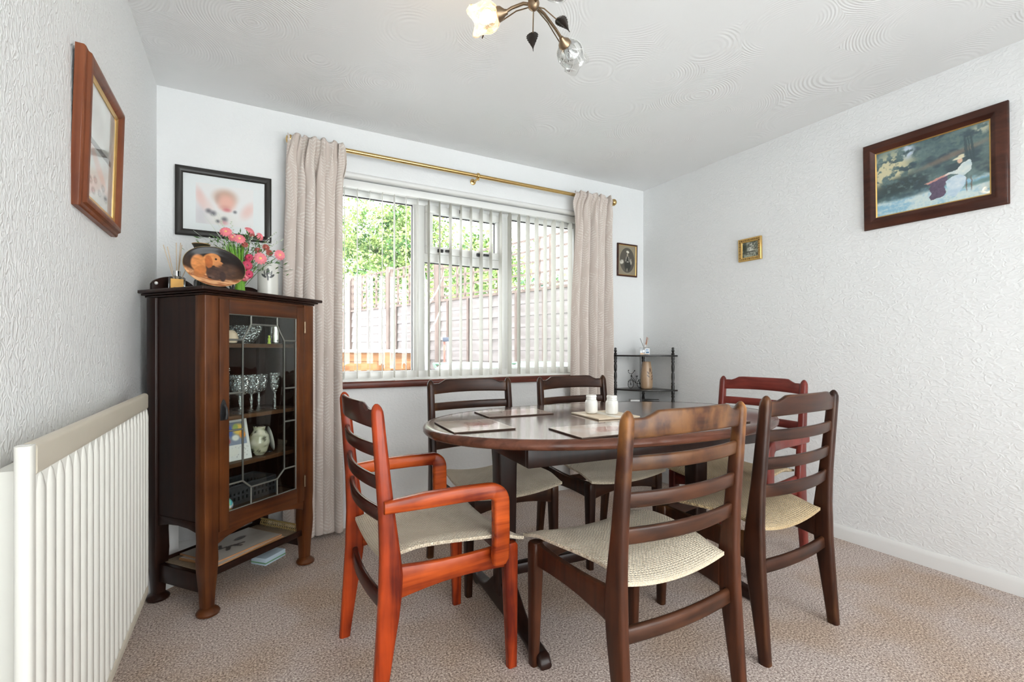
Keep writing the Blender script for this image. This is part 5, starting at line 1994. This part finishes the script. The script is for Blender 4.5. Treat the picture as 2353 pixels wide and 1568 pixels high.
# young tree, blue stake and a capped post
sp_ = thing('sapling', 'bare pale sapling outside beside the left mullion', 'tree', (1.865, 5.47, -.15))
M_BARK = plain('pale_bark', srgb(196, 188, 176), 0.9, noise=.2)
M().tube([(0, 0, 0), (.02, 0, .8), (.0, 0, 1.35), (.03, .02, 1.75), (-.02, .02, 2.2)], [.025, .022, .018, .012, .006], 8).make('trunk', M_BARK, sp_, smooth=60)
for a, z0, z1, x1 in ((1, 1.35, 1.75, .22), (-1, 1.45, 1.9, -.16), (1, 1.7, 2.15, .25), (-1, 1.9, 2.3, -.2)):
    M().tube([(.0, 0, z0), (x1 * .6, .03, lin(z0, z1, .5)), (x1, .05, z1)], [.010, .008, .004], 6).make('branch', M_BARK, sp_, smooth=60)
stk = thing('blue_stake', 'lavender blue garden stake beside the pale sapling', 'stake', (1.842, 5.36, -.15))
M().tube([(0, 0, 0), (0, 0, 1.5)], .022, 10).make('stake', plain('lavender_paint', srgb(150, 160, 214), 0.6), stk, smooth=60)
M().lathe([(.023, 1.496), (.026, 1.50), (.026, 1.515), (.0005, 1.53)], 12).make('cap', plain('lavender_cap', srgb(160, 168, 216), 0.6), stk, smooth=50)
bt_ = thing('garden_post', 'slim double garden post with dark cap outside the middle pane', 'post', (2.335, 6.02, -.15), R(-20))
M().box(-.038, -.010, -.014, .014, 0, 1.32).make('brown_upright', plain('red_brown_timber', srgb(130, 90, 80), .8), bt_, bevel=.003)
M().box(.010, .036, -.014, .014, 0, 1.32).make('white_upright', M_GLOSSW, bt_, bevel=.003)
M().box(-.046, .046, -.030, .030, 1.32, 1.375).make('cap', plain('slate_cap', srgb(60, 66, 80), .7), bt_, bevel=.006)


# leafy trees behind the fence
def leaf_mat(name, c1, c2):
    k = NT(name)
    v = k.coords('Object', (1, 1, 1))
    nz = k.n('TexNoise', Vector=v, Scale=2.2, Detail=4.0)
    col = k.ramp(nz.outputs[0], [(0.38, c1), (0.62, c2)])
    d = k.n('BsdfDiffuse', Color=col)
    k.t.links.new(d.outputs[0], k.out.inputs[0])
    return k.m


M_LEAFA = leaf_mat('leaves_bright', srgb(56, 90, 50), srgb(166, 186, 116))
M_LEAFB = leaf_mat('leaves_blue_green', srgb(52, 88, 74), srgb(146, 172, 118))
M_TRUNK = plain('tree_bark', srgb(96, 84, 70), .9, noise=.3)


def tree(label, x, y, zc, rx, ry, rz, n, mat, seed):
    o = thing('garden_tree', label, 'tree', (x, y, -.15), 0, 'leafy trees behind the fence')
    M().tube([(0, 0, 0), (.1, 0, zc * .5), (0, .1, zc)], [.16, .12, .06], 8).make('trunk', M_TRUNK, o, smooth=60)
    q = random.Random(seed)
    cl = []
    for _ in range(64):
        v = Vector((q.gauss(0, 1), q.gauss(0, 1), q.gauss(0, 1))).normalized() * q.uniform(.45, 1.0)
        cl.append((v.x * rx, v.y * ry, zc + v.z * rz))
    m = M()
    for _ in range(n):
        c = q.choice(cl)
        p = Vector((c[0] + q.gauss(0, .30), c[1] + q.gauss(0, .30), c[2] + q.gauss(0, .26)))
        d = Vector((q.uniform(-1, 1), q.uniform(-1, 1), q.uniform(-1, .6))).normalized()
        s = d.cross(Vector((q.uniform(-1, 1), q.uniform(-1, 1), q.uniform(-1, 1)))).normalized()
        L = q.uniform(.09, .17)
        W = L * .32
        m.add([p, p + d * L * .5 + s * W, p + d * L, p + d * L * .5 - s * W], [(0, 1, 2, 3)])
    m.make('foliage', mat, o)['kind'] = 'stuff'


tree('tall bright green tree filling the upper left pane', 4.7, 17.8, 4.9, 2.6, 1.4, 3.6, 26000, M_LEAFA, 1)
tree('blue-green tree at the left curtain edge of the window', 1.0, 23.2, 5.3, 2.8, 1.3, 4.2, 26000, M_LEAFB, 2)
tree('green tree showing behind the middle pane above the trellis', 6.4, 13.2, 3.0, 1.5, 1.2, 1.9, 9000, M_LEAFA, 3)
tree('low green bush behind the trellis in the right pane', 5.9, 8.4, 1.7, 1.0, .9, .8, 2000, M_LEAFB, 4)
